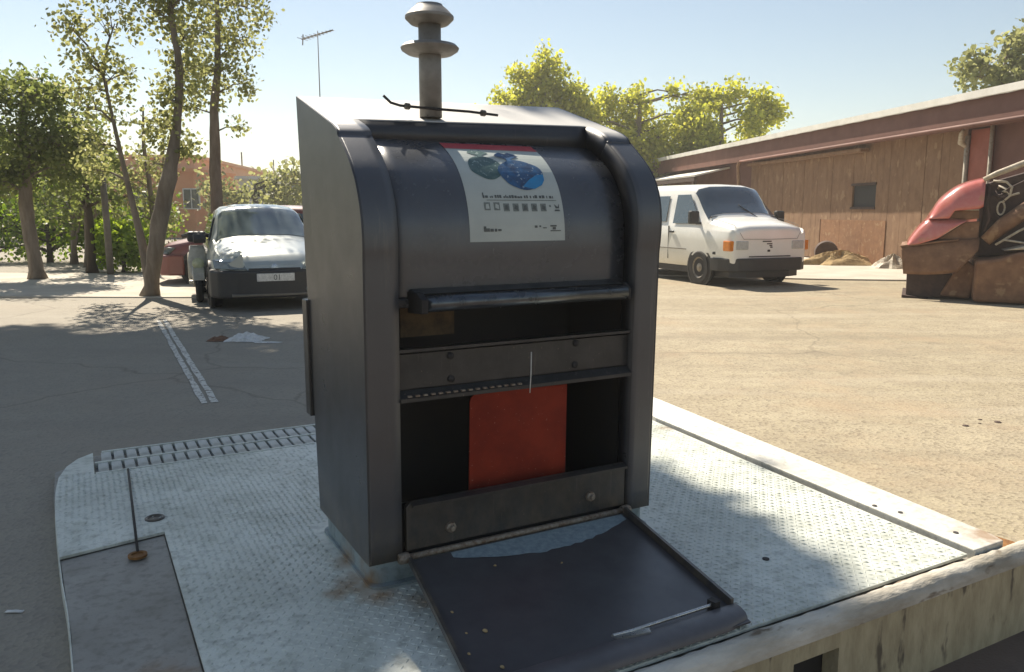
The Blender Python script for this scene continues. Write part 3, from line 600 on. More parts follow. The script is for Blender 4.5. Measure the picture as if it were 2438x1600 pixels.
# --- interior lining
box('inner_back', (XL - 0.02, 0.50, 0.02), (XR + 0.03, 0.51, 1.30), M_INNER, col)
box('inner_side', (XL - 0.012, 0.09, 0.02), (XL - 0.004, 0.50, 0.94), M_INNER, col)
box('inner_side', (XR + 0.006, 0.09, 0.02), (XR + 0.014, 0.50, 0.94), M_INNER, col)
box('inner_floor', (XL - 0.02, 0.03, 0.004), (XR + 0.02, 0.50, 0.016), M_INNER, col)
box('inner_flap', (0.20, 0.16, 0.80), (0.42, 0.166, 0.925), mat('grubby_brown_flap', (0.12, 0.08, 0.04), (0.06, 0.04, 0.025), rough=0.9, scale=22), col)
# --- cross bar (channel) with bolts
cb = box('cross_bar', (XL + 0.003, 0.022, 0.632), (XR - 0.003, 0.034, 0.762), M_STEEL, col, bevel=0.002)
prism('cross_bar_flange', [(0.034, 0.763), (-0.004, 0.772), (-0.004, 0.782), (0.10, 0.772), (0.10, 0.763)], 'x', XL + 0.003, XR - 0.003, M_STEEL, col)
prism('cross_bar_flange', [(0.022, 0.630), (-0.014, 0.606), (-0.014, 0.592), (0.030, 0.612), (0.10, 0.620), (0.10, 0.630)], 'x', XL + 0.003, XR - 0.003, M_STEEL, col)
for (x, z) in ((0.339, 0.742), (0.341, 0.655), (0.89, 0.745), (0.887, 0.657)):
    lathe('bolt', [(0.014, 0), (0.014, 0.006), (0.009, 0.010), (0.0005, 0.011)], M_INNER, col, n=10, loc=(x, 0.022, z), rot=(R(90), 0, 0))
# serrated stitching along the lower flange
for i in range(16):
    box('flange_tab', (XL + 0.03 + i * 0.030, -0.018, 0.611), (XL + 0.045 + i * 0.030, -0.006, 0.617), M_BOLT, col)
tube('hanging_thread', [(0.661, -0.020, 0.735), (0.659, -0.021, 0.65), (0.655, -0.020, 0.575)], 0.0022, M_PAPER, col, n=5)
# --- red baffle plate
rp = [(0.448, 0.13), (0.895, 0.13), (0.902, 0.56), (0.50, 0.566), (0.475, 0.562), (0.461, 0.552), (0.456, 0.535)]
prism('red_baffle', rp, 'y', 0.10, 0.106, M_RED, col)
# --- sill and hinge
prism('sill', [(0.147, 0.028), (1.135, 0.028), (1.135, 0.212), (0.165, 0.212), (0.147, 0.196)], 'y', 0.002, 0.026, M_STEEL, col, bevel=0.003)
prism('sill_top_flange', [(0.0, 0.212), (0.0, 0.200), (-0.022, 0.196), (-0.022, 0.206)], 'x', 0.165, 1.13, M_STEEL, col)
for x, z in ((0.323, 0.089), (0.957, 0.098)):
    lathe('sill_nut', [(0.022, 0), (0.020, 0.012), (0.012, 0.015), (0.010, 0.026), (0.0005, 0.027)], M_BOLT, col, n=8, loc=(x, 0.002, z), rot=(R(90), 0, 0))
tube('hinge_rod', [(0.125, -0.012, 0.010), (0.6, -0.012, 0.010), (1.135, -0.012, 0.010)], 0.012, M_BOLT, col, n=10)
for x in (0.128, 1.132): lathe('hinge_knuckle', [(0.018, -0.02), (0.021, -0.012), (0.021, 0.012), (0.018, 0.02)], M_BOLT, col, n=12, loc=(x, -0.012, 0.010), rot=(0, R(90), 0))
# --- open flap lying forward
HA, HB = Vector((0.138, -0.030, 0.004)), Vector((1.122, -0.026, 0.004)); EA, EB = Vector((0.025, -0.85, -0.066)), Vector((1.022, -0.85, -0.070))
def dp(u, v_, h=0.0): return HA.lerp(HB, u).lerp(EA.lerp(EB, u), v_) + Vector((0, 0, h))
def slab(name, us, vs2, h0, h1, m, parent):
    v = []; f = []
    for h in (h0, h1):
        for b in vs2:
            for a in us: v.append(dp(a, b, h))
    n = len(us); q = len(us) * len(vs2)
    for j in range(len(vs2) - 1):
        for i in range(n - 1):
            f.append((j * n + i, (j + 1) * n + i, (j + 1) * n + i + 1, j * n + i + 1)); f.append((q + j * n + i, q + j * n + i + 1, q + (j + 1) * n + i + 1, q + (j + 1) * n + i))
    m_ = len(vs2)
    for i in range(n - 1): f.append((i, i + 1, q + i + 1, q + i)); f.append(((m_ - 1) * n + i, q + (m_ - 1) * n + i, q + (m_ - 1) * n + i + 1, (m_ - 1) * n + i + 1))
    for j in range(m_ - 1): f.append((j * n, q + j * n, q + (j + 1) * n, (j + 1) * n)); f.append((j * n + n - 1, (j + 1) * n + n - 1, q + (j + 1) * n + n - 1, q + j * n + n - 1))
    return mesh(name, v, f, m, parent)
door = slab('open_flap', [0, 0.5, 1], [0, 0.5, 1], -0.006, 0.0, M_DOORIN, col)
slab('flap_edge', [0.0, 0.012], [0.01, 0.89], 0.0005, 0.018, M_BIN, door)
slab('flap_edge', [0.986, 0.999], [0.01, 0.89], 0.0005, 0.030, M_BIN, door)
# front lip: a rounded fold
v = []; f = []
lp = [(0.895, 0.0008), (0.898, 0.016), (0.905, 0.019), (0.95, 0.021), (0.985, 0.017), (1.0, 0.006), (1.004, -0.010), (0.995, -0.016)]
un = np.linspace(0, 1, 12)
for a in un:
    cut = 0.03 * max(0, (a - 0.93) / 0.07) ** 2 + 0.03 * max(0, (0.07 - a) / 0.07) ** 2
    for (b, h) in lp: v.append(dp(a * 0.998 + 0.001, 0.895 + (b - 0.895) * (1 - cut * 6), h))
k = len(lp)
for i in range(len(un) - 1):
    for j in range(k - 1): f.append((i * k + j, (i + 1) * k + j, (i + 1) * k + j + 1, i * k + j + 1))
f.append(tuple(range(k))); f.append(tuple(range((len(un) - 1) * k, len(un) * k))[::-1])
o = mesh('flap_lip', v, f, mat('lip_grey_paint', (0.11, 0.105, 0.11), (0.08, 0.078, 0.082), rough=0.4, scale=10), door); smooth_by_angle(o, 40)
# pale blue-grey patch with an arched edge beside the hinge
v = []; wl = []
for t in np.linspace(0, 1, 30):
    a = 0.17 + 0.80 * t; lo_ = 0.012 + 0.0 * t; dpth = 0.17 * (math.sin(math.pi * (0.06 + 0.86 * t))) ** 0.8 * (1 + random.uniform(-.06, .06)); wl.append((a, lo_, lo_ + max(0.004, dpth)))
v = [dp(a, l_, 0.0022) for a, l_, h_ in wl] + [dp(a, h_, 0.0022) for a, l_, h_ in wl]
f = [(i, len(wl) + i, len(wl) + i + 1, i + 1) for i in range(len(wl) - 1)]
mesh('pale_patch', v, f, M_PALEPATCH, door)
# stay rod and latch on the flap lip
def ds_(x, y): 
    return (x, y, -0.045)
tube('stay_rod', [(0.955, -0.745, -0.034), (0.93, -0.748, -0.040), (0.62, -0.752, -0.040), (0.54, -0.745, -0.042)], 0.006, M_CHROME, door, n=8)
mesh('latch_plate', [(0.535, -0.742, -0.040), (0.60, -0.752, -0.040), (0.668, -0.762, -0.040), (0.655, -0.790, -0.038), (0.57, -0.780, -0.038), (0.545, -0.765, -0.040)], [(0, 1, 2, 3, 4, 5)], M_CHROME, door, solid=0.005, soff=1)
prism('stay_bracket', [(0.945, -0.765), (0.972, -0.76), (0.965, -0.725), (0.94, -0.73)], 'z', -0.062, -0.026, M_INNER, door)
# crumbs on the flap
for (a, b, s) in ((0.13, 0.62, .010), (0.045, 0.72, .006), (0.06, 0.45, .006), (0.30, 0.20, .007), (0.55, 0.30, .005), (0.12, 0.84, .008), (0.07, 0.60, .005)):
    p = dp(a, b, s * 0.4); lathe('crumb', [(s * .5, -s * .35), (s, 0), (s * .6, s * .5), (0.0005, s * .6)], M_STRAW, door, n=6, loc=p, rot=(0.3, 0.2, a * 7))
# --- collar under the column (painted like the platform, rusty at the foot)
M_COLLAR = plate_mat('collar_blue_grey_paint', (0.26, 0.32, 0.33), (0.19, 0.235, 0.24), [(0.0, 0.3, -0.09, 0.14, 0.9), (0.0, 0.08, -0.09, 0.16, 1.0), (0.02, -0.08, -0.09, 0.13, 0.9)], rough=0.5)
cp = []
def rrect(x0, y0, x1, y1, r, n=6):
    out = []
    for cx, cy, a0 in ((x1 - r, y1 - r, 0), (x0 + r, y1 - r, 90), (x0 + r, y0 + r, 180), (x1 - r, y0 + r, 270)):
        for t in range(n + 1): a = R(a0 + 90 * t / n); out.append((cx + r * math.cos(a), cy + r * math.sin(a)))
    return out
o = prism('collar', rrect(0.012, 0.012, W - 0.012, 0.62, 0.05), 'z', ZT - 0.002, -0.001, M_COLLAR, col); smooth_by_angle(o, 40)
prism('collar_flange', rrect(0.0, -0.02, W, 0.64, 0.05), 'z', ZT + 0.0005, ZT + 0.010, M_COLLAR, col)
# --- vent pipe with two discs (mounted on the lip of the hood)
vp = tube('vent_pipe', [(0, 0, 0.02), (0, 0, 0.38)], 0.045, M_PIPE, col, n=24, loc=(0.448, 0.425, 1.620))
lathe('vent_disc', [(0.045, -0.026), (0.09, -0.022), (0.112, -0.008), (0.116, 0.002), (0.104, 0.014), (0.07, 0.022), (0.045, 0.025)], M_PIPE, vp, n=32, loc=(0, 0, 0.285))
lathe('vent_cap', [(0.046, -0.03), (0.075, -0.028), (0.096, -0.008), (0.096, 0.002), (0.075, 0.024), (0.055, 0.040), (0.052, 0.046), (0.0005, 0.048)], M_PIPE, vp, n=32, loc=(0, 0, 0.405))
# --- bent wire with clips lying on the roof
wire = [(0.255, 0.44, 1.715), (0.285, 0.44, 1.690), (0.32, 0.43, 1.680), (0.45, 0.372, 1.668), (0.60, 0.385, 1.668), (0.735, 0.395, 1.662)]
tube('roof_wire', wire, 0.0055, M_INNER, col, n=7)
for p in ((0.345, 0.418, 1.677), (0.665, 0.39, 1.666)): lathe('wire_clip', [(0.006, -0.012), (0.013, -0.008), (0.013, 0.008), (0.006, 0.012)], M_STEEL, col, n=10, loc=p, rot=(0, R(90), 0.3))

# ================================================================== VEHICLES
def loft_body(name, stations, secfun, m, parent, nst=44):
    """stations: rows (x, ...params). Smoothly interpolated; secfun(params)->half section (y,z) from sill up to roof centre."""
    st = np.array(stations, float); xs = st[:, 0]; out = []
    t = np.linspace(0, len(xs) - 1, nst)
    P = np.vstack([2 * st[0] - st[1], st, 2 * st[-1] - st[-2]])
    rows = []
    for q in t:
        i = int(min(q, len(xs) - 2)); u = q - i; a, b, c, d = P[i], P[i + 1], P[i + 2], P[i + 3]
        m0 = (c - a) * 0.35; m1 = (d - b) * 0.35
        rows.append((2 * u ** 3 - 3 * u * u + 1) * b + (u ** 3 - 2 * u * u + u) * m0 + (-2 * u ** 3 + 3 * u * u) * c + (u ** 3 - u * u) * m1)
    secs = [secfun(r) for r in rows]; k = len(secs[0]); G = []
    for r, s in zip(rows, secs):
        full = [(r[0], y, z) for (y, z) in s] + [(r[0], -y, z) for (y, z) in s[-2::-1]]; G.append(full)
    v = [p for g in G for p in g]; K = 2 * k - 1; f = []
    for i in range(len(G) - 1):
        for j in range(K - 1): f.append((i * K + j, i * K + j + 1, (i + 1) * K + j + 1, (i + 1) * K + j))
    f.append(tuple(range(K))); f.append(tuple(range((len(G) - 1) * K, len(G) * K))[::-1])
    o = mesh(name, v, f, m, parent); bm = bmesh.new(); bm.from_mesh(o.data); bmesh.ops.recalc_face_normals(bm, faces=bm.faces[:]); bm.to_mesh(o.data); bm.free()
    smooth_by_angle(o, 42); return o, np.array(G), rows
def surf_patch(name, G, i0, i1, j0, j1, m, parent, off=0.006):
    """a pane or trim following part of the lofted surface, lifted off it"""
    sub = G[i0:i1 + 1, j0:j1 + 1]; gu = np.gradient(G, axis=0)[i0:i1 + 1, j0:j1 + 1]; gv = np.gradient(G, axis=1)[i0:i1 + 1, j0:j1 + 1]
    n = np.cross(gu, gv); n /= np.maximum(1e-9, np.linalg.norm(n, axis=2))[:, :, None]
    cen = np.array([G[:, :, 0].mean(), 0, 0.7]); sgn = np.sign((n * (sub - cen)).sum(axis=2)); sgn[sgn == 0] = 1
    sg = 1 if sgn.sum() > 0 else -1
    p = sub + n * sg * off; a, b = p.shape[:2]; v = p.reshape(-1, 3); f = []
    for i in range(a - 1):
        for j in range(b - 1): f.append((i * b + j, i * b + j + 1, (i + 1) * b + j + 1, (i + 1) * b + j))
    return mesh(name, v, f, m, parent, True)
def wheel(parent, x, y, r, wd, side):
    wh = empty('wheel', (x, y, r)); wh.parent = parent; wh.rotation_euler = (R(90), 0, 0)
    lathe('tyre', [(r * 0.62, -wd / 2), (r * 0.9, -wd / 2), (r, -wd * 0.33), (r, wd * 0.33), (r * 0.9, wd / 2), (r * 0.62, wd / 2)], M_TYRE, wh, n=32, cap=False)
    s = wd / 2 * side
    lathe('rim', [(r * 0.63, -abs(s) + 0.01), (r * 0.63, abs(s) - 0.01), (r * 0.55, abs(s) - 0.02), (r * 0.5, abs(s) - 0.045), (r * 0.28, abs(s) - 0.03), (r * 0.16, abs(s) - 0.01), (0.001, abs(s) - 0.008)], M_RIM, wh, n=28, rot=(0 if side < 0 else R(180), 0, 0))
    for q in range(8):
        a = 2 * math.pi * q / 8
        lathe('rim_hole', [(0.024, 0), (0.024, 0.004), (0.0005, 0.004)], M_BLACKP, wh, n=8, loc=(r * 0.42 * math.cos(a), r * 0.42 * math.sin(a), -side * (abs(s) - 0.038)), rot=(0 if side < 0 else R(180), 0, 0))
    return wh
M_VLENS = mat('van_lamp_lens', (0.55, 0.56, 0.53), (0.42, 0.43, 0.41), rough=0.15, scale=25, coat=0.6)
# ---- white van: x forward, origin between front wheels on the ground
VF = Vector((0.375, -0.927)).normalized(); vrz = math.atan2(VF.y, VF.x)
van_c = Vector((3.76, 15.60)) + Vector((-VF.y, VF.x)) * 0.80
van = empty('white_van', (van_c.x, van_c.y, 0), vrz, 'white snub-nosed panel van with black bumper parked by the brown shed', 'van')
def van_sec(r):
    x, zl, zb, zt, wb, wt, zc = r
    return [(wb * 0.90, zl), (wb * 0.985, zl + 0.10), (wb, zl + 0.32), (wb * 0.995, (zl + zb) / 2 + 0.12), (wb * 0.98, zb - 0.03), (wb * 0.965, zb), (wb * 0.965 + (wt - wb * 0.965) * 0.45, zb + (zt - zb) * 0.5), (wt + 0.02, zt - 0.10), (wt - 0.04, zt - 0.025), (wt * 0.6, zt + zc * 0.7), (0, zt + zc)]
vst = [(0.935, 0.46, 0.93, 0.97, 0.78, 0.68, 0.01), (0.92, 0.40, 1.00, 1.07, 0.84, 0.74, 0.02), (0.84, 0.36, 1.04, 1.13, 0.89, 0.78, 0.03), (0.55, 0.34, 1.06, 1.20, 0.91, 0.80, 0.035), (0.24, 0.33, 1.08, 1.26, 0.92, 0.81, 0.03), (0.16, 0.33, 1.09, 1.30, 0.92, 0.80, 0.03), (-0.10, 0.33, 1.12, 1.52, 0.92, 0.76, 0.035), (-0.36, 0.33, 1.13, 1.80, 0.92, 0.73, 0.04), (-0.50, 0.33, 1.13, 1.89, 0.92, 0.73, 0.04), (-0.85, 0.33, 1.13, 1.92, 0.92, 0.74, 0.04), (-2.2, 0.33, 1.13, 1.93, 0.92, 0.74, 0.04), (-3.75, 0.36, 1.13, 1.92, 0.91, 0.73, 0.03), (-3.85, 0.42, 1.13, 1.86, 0.88, 0.70, 0.02)]
vb, VG, vrows = loft_body('body', vst, van_sec, M_WHITE, van, 60)
xr = np.array([r[0] for r in vrows])
ia = int(np.argmin(np.abs(xr - 0.10))); ib = int(np.argmin(np.abs(xr + 0.42)))
surf_patch('windscreen', VG, ia, ib, 7, 13, M_GLASSB, van, 0.008)
def side_quad(name, pts, y, m, parent, th=0.008):
    sgn = -1 if y < 0 else 1
    return prism(name, pts, 'y', y, y + sgn * th, m, parent, bevel=0.003)
for sgn in (-1, 1):
    # front door glass and rear glass, leaning with the body side
    def lean(name, pts, m, lift):
        v = []
        for (x, z) in pts:
            t = (z - 1.13) / (1.90 - 1.13); yy = 0.892 + (0.745 - 0.892) * t + lift; v.append((x, sgn * yy, z))
        return mesh(name, v, [tuple(range(len(v)))], m, van, solid=0.006, soff=0)
    lean('door_glass', [(-0.10, 1.17), (-0.98, 1.17), (-0.98, 1.74), (-0.52, 1.74), (-0.20, 1.36)], M_GLASS, 0.020)
    lean('rear_glass', [(-1.25, 1.20), (-2.3, 1.20), (-2.3, 1.72), (-1.25, 1.72)], M_GLASS, 0.020)
    mi = box('mirror', (-0.14, sgn * 0.93 - 0.0 if sgn > 0 else -1.13, 1.17), (-0.02, 1.13 if sgn > 0 else -0.93, 1.42), M_BLACKP, van, bevel=0.03)
    prism('mirror_arm', [(-0.10, 1.16), (-0.05, 1.16), (-0.05, 1.20), (-0.10, 1.20)], 'y', sgn * 0.86, sgn * 0.96, M_BLACKP, van)
    box('indicator', (0.72, min(sgn * 0.79, sgn * 0.918), 0.68), (0.925, max(sgn * 0.79, sgn * 0.918), 0.87), M_AMBER, van, bevel=0.015)
    box('headlamp', (0.84, min(sgn * 0.50, sgn * 0.79), 0.70), (0.946, max(sgn * 0.50, sgn * 0.79), 0.87), M_VLENS, van, bevel=0.02)
    lathe('wheel_arch', [(0.405, -0.02), (0.405, 0.012), (0.36, 0.014), (0.355, -0.02)], M_BLACKP, van, n=32, loc=(0, sgn * 0.905, 0.33), rot=(R(90 * (1 if sgn < 0 else -1)), 0, 0))
    lathe('wheel_well', [(0.36, 0), (0.36, 0.012), (0.0005, 0.012)], M_INNER, van, n=28, loc=(0, sgn * 0.902, 0.33), rot=(R(90 * (1 if sgn < 0 else -1)), 0, 0))
    lathe('wheel_well', [(0.36, 0), (0.36, 0.012), (0.0005, 0.012)], M_INNER, van, n=28, loc=(-2.92, sgn * 0.902, 0.33), rot=(R(90 * (1 if sgn < 0 else -1)), 0, 0))
    wheel(van, 0.0, sgn * 0.84, 0.33, 0.20, sgn); wheel(van, -2.92, sgn * 0.84, 0.33, 0.20, sgn)
    box('rubbing_strip', (-3.3, min(sgn * 0.915, sgn * 0.93), 0.66), (-0.45, max(sgn * 0.915, sgn * 0.93), 0.675), M_POLE, van)
    box('door_gap', (-1.118, min(sgn * 0.90, sgn * 0.922), 0.45), (-1.108, max(sgn * 0.90, sgn * 0.922), 1.12), M_BLACKP, van)
    box('door_handle', (-1.05, min(sgn * 0.915, sgn * 0.945), 0.98), (-0.90, max(sgn * 0.915, sgn * 0.945), 1.02), M_BLACKP, van, bevel=0.008)
    box('side_repeater', (0.40, min(sgn * 0.86, sgn * 0.916), 0.60), (0.50, max(sgn * 0.86, sgn * 0.916), 0.66), M_BLACKP, van, bevel=0.01)
tube('bonnet_seam', [(0.20, -0.78, 1.275), (0.50, -0.775, 1.222), (0.80, -0.74, 1.155), (0.925, -0.70, 1.02), (0.945, -0.62, 0.90), (0.947, 0.0, 0.893), (0.945, 0.62, 0.90), (0.925, 0.70, 1.02), (0.80, 0.74, 1.155), (0.50, 0.775, 1.222), (0.20, 0.78, 1.275)], 0.0035, M_BLACKP, van, n=5)
tube('screen_gasket', [(0.13, -0.80, 1.30), (0.12, 0.0, 1.335), (0.13, 0.80, 1.30)], 0.014, M_BLACKP, van, n=6)
box('lower_grille', (0.90, -0.48, 0.565), (0.944, 0.48, 0.585), M_BLACKP, van)
bump = [(0.30, -0.94), (0.62, -0.94), (0.86, -0.89), (0.965, -0.72), (1.0, -0.4), (1.01, 0.0), (1.0, 0.4), (0.965, 0.72), (0.86, 0.89), (0.62, 0.94), (0.37, 0.94), (0.37, 0.80), (0.80, 0.78), (0.90, 0.5), (0.90, -0.5), (0.80, -0.78), (0.37, -0.80)]
bump[0] = (0.37, -0.94)
prism('bumper', bump, 'z', 0.30, 0.545, M_BLACKP, van, bevel=0.02)
prism('front_valance', [(0.34, -0.80), (0.78, -0.80), (0.90, -0.5), (0.90, 0.5), (0.78, 0.80), (0.34, 0.80)], 'z', 0.18, 0.31, M_BLACKP, van)
box('undercarriage', (-3.6, -0.80, 0.20), (0.3, 0.80, 0.40), M_BLACKP, van)
for (y0, y1, z) in ((-0.10, 0.10, 0.845), (0.0, 0.12, 0.80), (0.06, 0.12, 0.765), (0.08, 0.13, 0.735)): box('grille_slit', (0.90, y0 - 0.08, z), (0.944, y1 - 0.08, z + 0.02), M_BLACKP, van)
box('front_badge', (0.90, -0.06, 0.66), (0.945, 0.0, 0.70), M_BLACKP, van, bevel=0.006)
tube('wiper', [(0.20, 0.30, 1.28), (0.02, 0.05, 1.475), (-0.04, -0.02, 1.54)], 0.010, M_BLACKP, van, n=6)
box('dashboard_card', (0.05, 0.60, 1.30), (0.06, 0.66, 1.36), M_PAPER, van)

# ---- generic hatchback
def hatch_sec(r):
    x, zl, zb, zt, wb, wt, zc = r
    return [(wb * 0.88, zl), (wb * 0.97, zl + 0.08), (wb, zl + 0.26), (wb * 0.99, zl + 0.42), (wb * 0.955, zb), (wb * 0.93, zb + 0.02), ((wb * 0.93 + wt) / 2 + 0.01, zb + (zt - zb) * 0.52), (wt + 0.01, zt - 0.07), (wt - 0.06, zt - 0.015), (wt * 0.55, zt + zc * 0.7), (0, zt + zc)]
cst = [(0.85, 0.40, 0.60, 0.64, 0.44, 0.38, 0.01), (0.79, 0.28, 0.65, 0.70, 0.60, 0.54, 0.02), (0.66, 0.22, 0.70, 0.78, 0.74, 0.64, 0.03), (0.30, 0.21, 0.76, 0.86, 0.83, 0.70, 0.035), (0.0, 0.21, 0.82, 0.93, 0.84, 0.71, 0.035), (-0.22, 0.21, 0.87, 0.99, 0.845, 0.70, 0.03), (-0.42, 0.21, 0.90, 1.12, 0.845, 0.67, 0.03), (-0.75, 0.21, 0.92, 1.36, 0.845, 0.62, 0.035), (-0.95, 0.21, 0.92, 1.45, 0.845, 0.61, 0.035), (-1.4, 0.21, 0.93, 1.50, 0.845, 0.61, 0.035), (-2.2, 0.21, 0.95, 1.47, 0.84, 0.60, 0.03), (-2.75, 0.24, 0.96, 1.30, 0.80, 0.58, 0.02), (-3.0, 0.32, 0.95, 1.02, 0.72, 0.56, 0.02), (-3.05, 0.40, 0.90, 0.95, 0.66, 0.5, 0.01)]
def hatchback(name, loc, fwd, paint, label, glass, bumper_m, stn=cst):
    c = empty(name, (loc[0], loc[1], 0), math.atan2(fwd[1], fwd[0]), label, 'car')
    o, G, rows = loft_body('body', stn, hatch_sec, paint, c, 64)
    xr = np.array([r[0] for r in rows]); near = lambda x: int(np.argmin(np.abs(xr - x)))
    surf_patch('windscreen', G, near(-0.30), near(-0.86), 7, 13, glass, c, 0.006)
    for sgn in (-1, 1):
        v = []
        for (x, z) in [(-0.55, 0.96), (-2.35, 0.98), (-2.10, 1.36), (-1.05, 1.38)]:
            t = (z - 0.92) / (1.45 - 0.92); v.append((x, sgn * (0.792 + (0.625 - 0.792) * t + 0.022), z))
        mesh('side_glass', v, [(0, 1, 2, 3)], glass, c, solid=0.006, soff=0)
        prism('mirror', [(-0.62, 0.93), (-0.50, 0.93), (-0.48, 1.0), (-0.52, 1.07), (-0.62, 1.07)], 'y', sgn * 0.84, sgn * 1.02, M_BLACKP, c, bevel=0.02)
        # lamps
        hv = []
        for (x, z, y) in ((0.845, 0.592, 0.38), (0.80, 0.595, 0.60), (0.60, 0.60, 0.79), (0.46, 0.72, 0.80), (0.60, 0.725, 0.735), (0.74, 0.70, 0.60), (0.81, 0.665, 0.42)): hv.append((x + 0.012, sgn * y, z))
        hl = mesh('headlamp', hv + [(0.70, sgn * 0.60, 0.65)], [(i_, (i_ + 1) % 7, 7) for i_ in range(7)], M_LENS, c, solid=0.04, soff=0)
        hl.data.vertices[7].co = (0.755, sgn * 0.635, 0.655)
        box('sill', (-2.1, min(sgn * 0.78, sgn * 0.852), 0.17), (-0.33, max(sgn * 0.78, sgn * 0.852), 0.36), M_BLACKP, c, bevel=0.015)
        for x in (0.0, -2.42):
            lathe('wheel_well', [(0.345, 0), (0.345, 0.012), (0.0005, 0.012)], M_INNER, c, n=28, loc=(x, sgn * 0.832, 0.31), rot=(R(90 * (1 if sgn < 0 else -1)), 0, 0))
            lathe('wheel_arch', [(0.40, -0.03), (0.40, 0.022), (0.335, 0.026), (0.33, -0.03)], M_BLACKP, c, n=32, loc=(x, sgn * 0.835, 0.31), rot=(R(90 * (1 if sgn < 0 else -1)), 0, 0))
            wheel(c, x, sgn * 0.775, 0.31, 0.20, sgn)
    prism('bumper', [(0.31, -0.875), (0.60, -0.865), (0.78, -0.76), (0.88, -0.5), (0.925, -0.2), (0.93, 0), (0.925, 0.2), (0.88, 0.5), (0.78, 0.76), (0.60, 0.865), (0.31, 0.875), (0.31, 0.6), (0.70, 0.4), (0.70, -0.4), (0.31, -0.6)], 'z', 0.19, 0.585, bumper_m, c, bevel=0.035)
    prism('grille', [(0.70, 0.50), (0.885, 0.50), (0.875, 0.61), (0.70, 0.63)], 'y', -0.36, 0.36, M_BLACKP, c, bevel=0.008)
    prism('spoiler_strip', [(0.80, 0.22), (0.935, 0.22), (0.94, 0.25), (0.80, 0.26)], 'y', -0.60, 0.60, M_POLE, c, bevel=0.006)
    return c
M_GLASSC = glass_mat('pale_windscreen', (0.13, 0.165, 0.175), 0.03)
CF = Vector((0.40, -0.915)).normalized()
car_c = Vector((-3.74, 12.2))
car = hatchback('parked_car', car_c, CF, M_CAR, 'pale grey-green hatchback with black bumper facing us, left of the waste column', M_GLASSC, M_BLACKP)
plate = box('number_plate', (0.915, -0.26, 0.43), (0.938, 0.26, 0.54), M_PAPER, car, bevel=0.004)
cu = bpy.data.curves.new('plate_digits', 'FONT'); cu.body = '01'; cu.size = 0.11; cu.extrude = 0.001; cu.align_x = 'CENTER'
to = bpy.data.objects.new('plate_digits', cu); COL.objects.link(to)
dg = bpy.context.evaluated_depsgraph_get(); tm = bpy.data.meshes.new_from_object(to.evaluated_get(dg)); bpy.data.objects.remove(to)
tm.materials.clear(); tm.materials.append(M_INK); link('plate_digits', tm, plate, (0.9395, 0.02, 0.447), (R(90), 0, R(90)))
lathe('front_badge', [(0.05, 0), (0.05, 0.012), (0.03, 0.016), (0.0005, 0.016)], M_CHROME, car, n=20, loc=(0.845, 0, 0.625), rot=(0, R(80), 0))
lathe('fog_lamp', [(0.035, 0), (0.035, 0.01), (0.0005, 0.012)], M_LENS, car, n=14, loc=(0.895, 0.45, 0.30), rot=(0, R(90), 0))
red_car = hatchback('parked_car', (-6.15, 16.2), Vector((-0.98, -0.20)), M_CARRED, 'maroon car half hidden behind the leaning tree trunk and scooter', M_GLASS, M_CARRED)
# ---- scooter between the maroon car and the grey-green car, seen from the front
sc = empty('motor_scooter', (-5.02, 12.75, 0), math.atan2(-0.93, 0.37), 'pale scooter with dark handlebar parked beside the grey-green hatchback', 'scooter')
M_SC = mat('cream_scooter_paint', (0.50, 0.47, 0.38), (0.36, 0.33, 0.26), rough=0.35, scale=9, coat=0.4)
sw = empty('wheel', (0.30, 0, 0.25)); sw.parent = sc; sw.rotation_euler = (R(90), 0, 0)
lathe('tyre', [(0.15, -0.055), (0.22, -0.055), (0.25, -0.025), (0.25, 0.025), (0.22, 0.055), (0.15, 0.055)], M_TYRE, sw, n=24, cap=False)
lathe('rim', [(0.15, -0.04), (0.15, 0.04), (0.05, 0.05), (0.0005, 0.05)], M_RIM, sw, n=20)
sw2 = empty('wheel', (-0.95, 0, 0.25)); sw2.parent = sc; sw2.rotation_euler = (R(90), 0, 0)
lathe('tyre', [(0.15, -0.06), (0.22, -0.06), (0.25, -0.03), (0.25, 0.03), (0.22, 0.06), (0.15, 0.06)], M_TYRE, sw2, n=24, cap=False)
lathe('rim', [(0.15, -0.04), (0.15, 0.04), (0.05, 0.05), (0.0005, 0.05)], M_RIM, sw2, n=20)
# leg shield: curved sheet
v = []; f = []; ny, nz = 9, 9
for b in range(nz):
    t = b / (nz - 1); z = 0.36 + 0.52 * t; hw = 0.10 + 0.05 * math.sin(math.pi * min(1, t * 1.05)) 
    for a in range(ny):
        y = -hw + 2 * hw * a / (ny - 1); v.append((0.22 - 0.16 * t - 0.9 * y * y * 1.6, y, z))
for b in range(nz - 1):
    for a in range(ny - 1): f.append((b * ny + a, b * ny + a + 1, (b + 1) * ny + a + 1, (b + 1) * ny + a))
mesh('leg_shield', v, f, M_SC, sc, True, solid=0.02)
prism('front_mudguard', [(0.02, 0.42), (0.10, 0.50), (0.30, 0.54), (0.48, 0.48), (0.54, 0.36), (0.50, 0.36), (0.44, 0.44), (0.30, 0.50), (0.12, 0.45)], 'y', -0.085, 0.085, M_SC, sc, bevel=0.01)
lathe('headlamp', [(0.085, -0.02), (0.09, 0.03), (0.06, 0.05), (0.0005, 0.055)], mat('yellowed_lens', (0.55, 0.56, 0.36), (0.42, 0.42, 0.25), rough=0.2, scale=20), sc, n=20, loc=(0.24, 0, 0.60), rot=(0, R(85), 0))
tube('handlebar', [(-0.06, -0.20, 1.02), (0.02, -0.11, 1.05), (0.05, 0, 1.05), (0.02, 0.11, 1.05), (-0.06, 0.20, 1.02)], 0.035, M_BLACKP, sc, n=10)
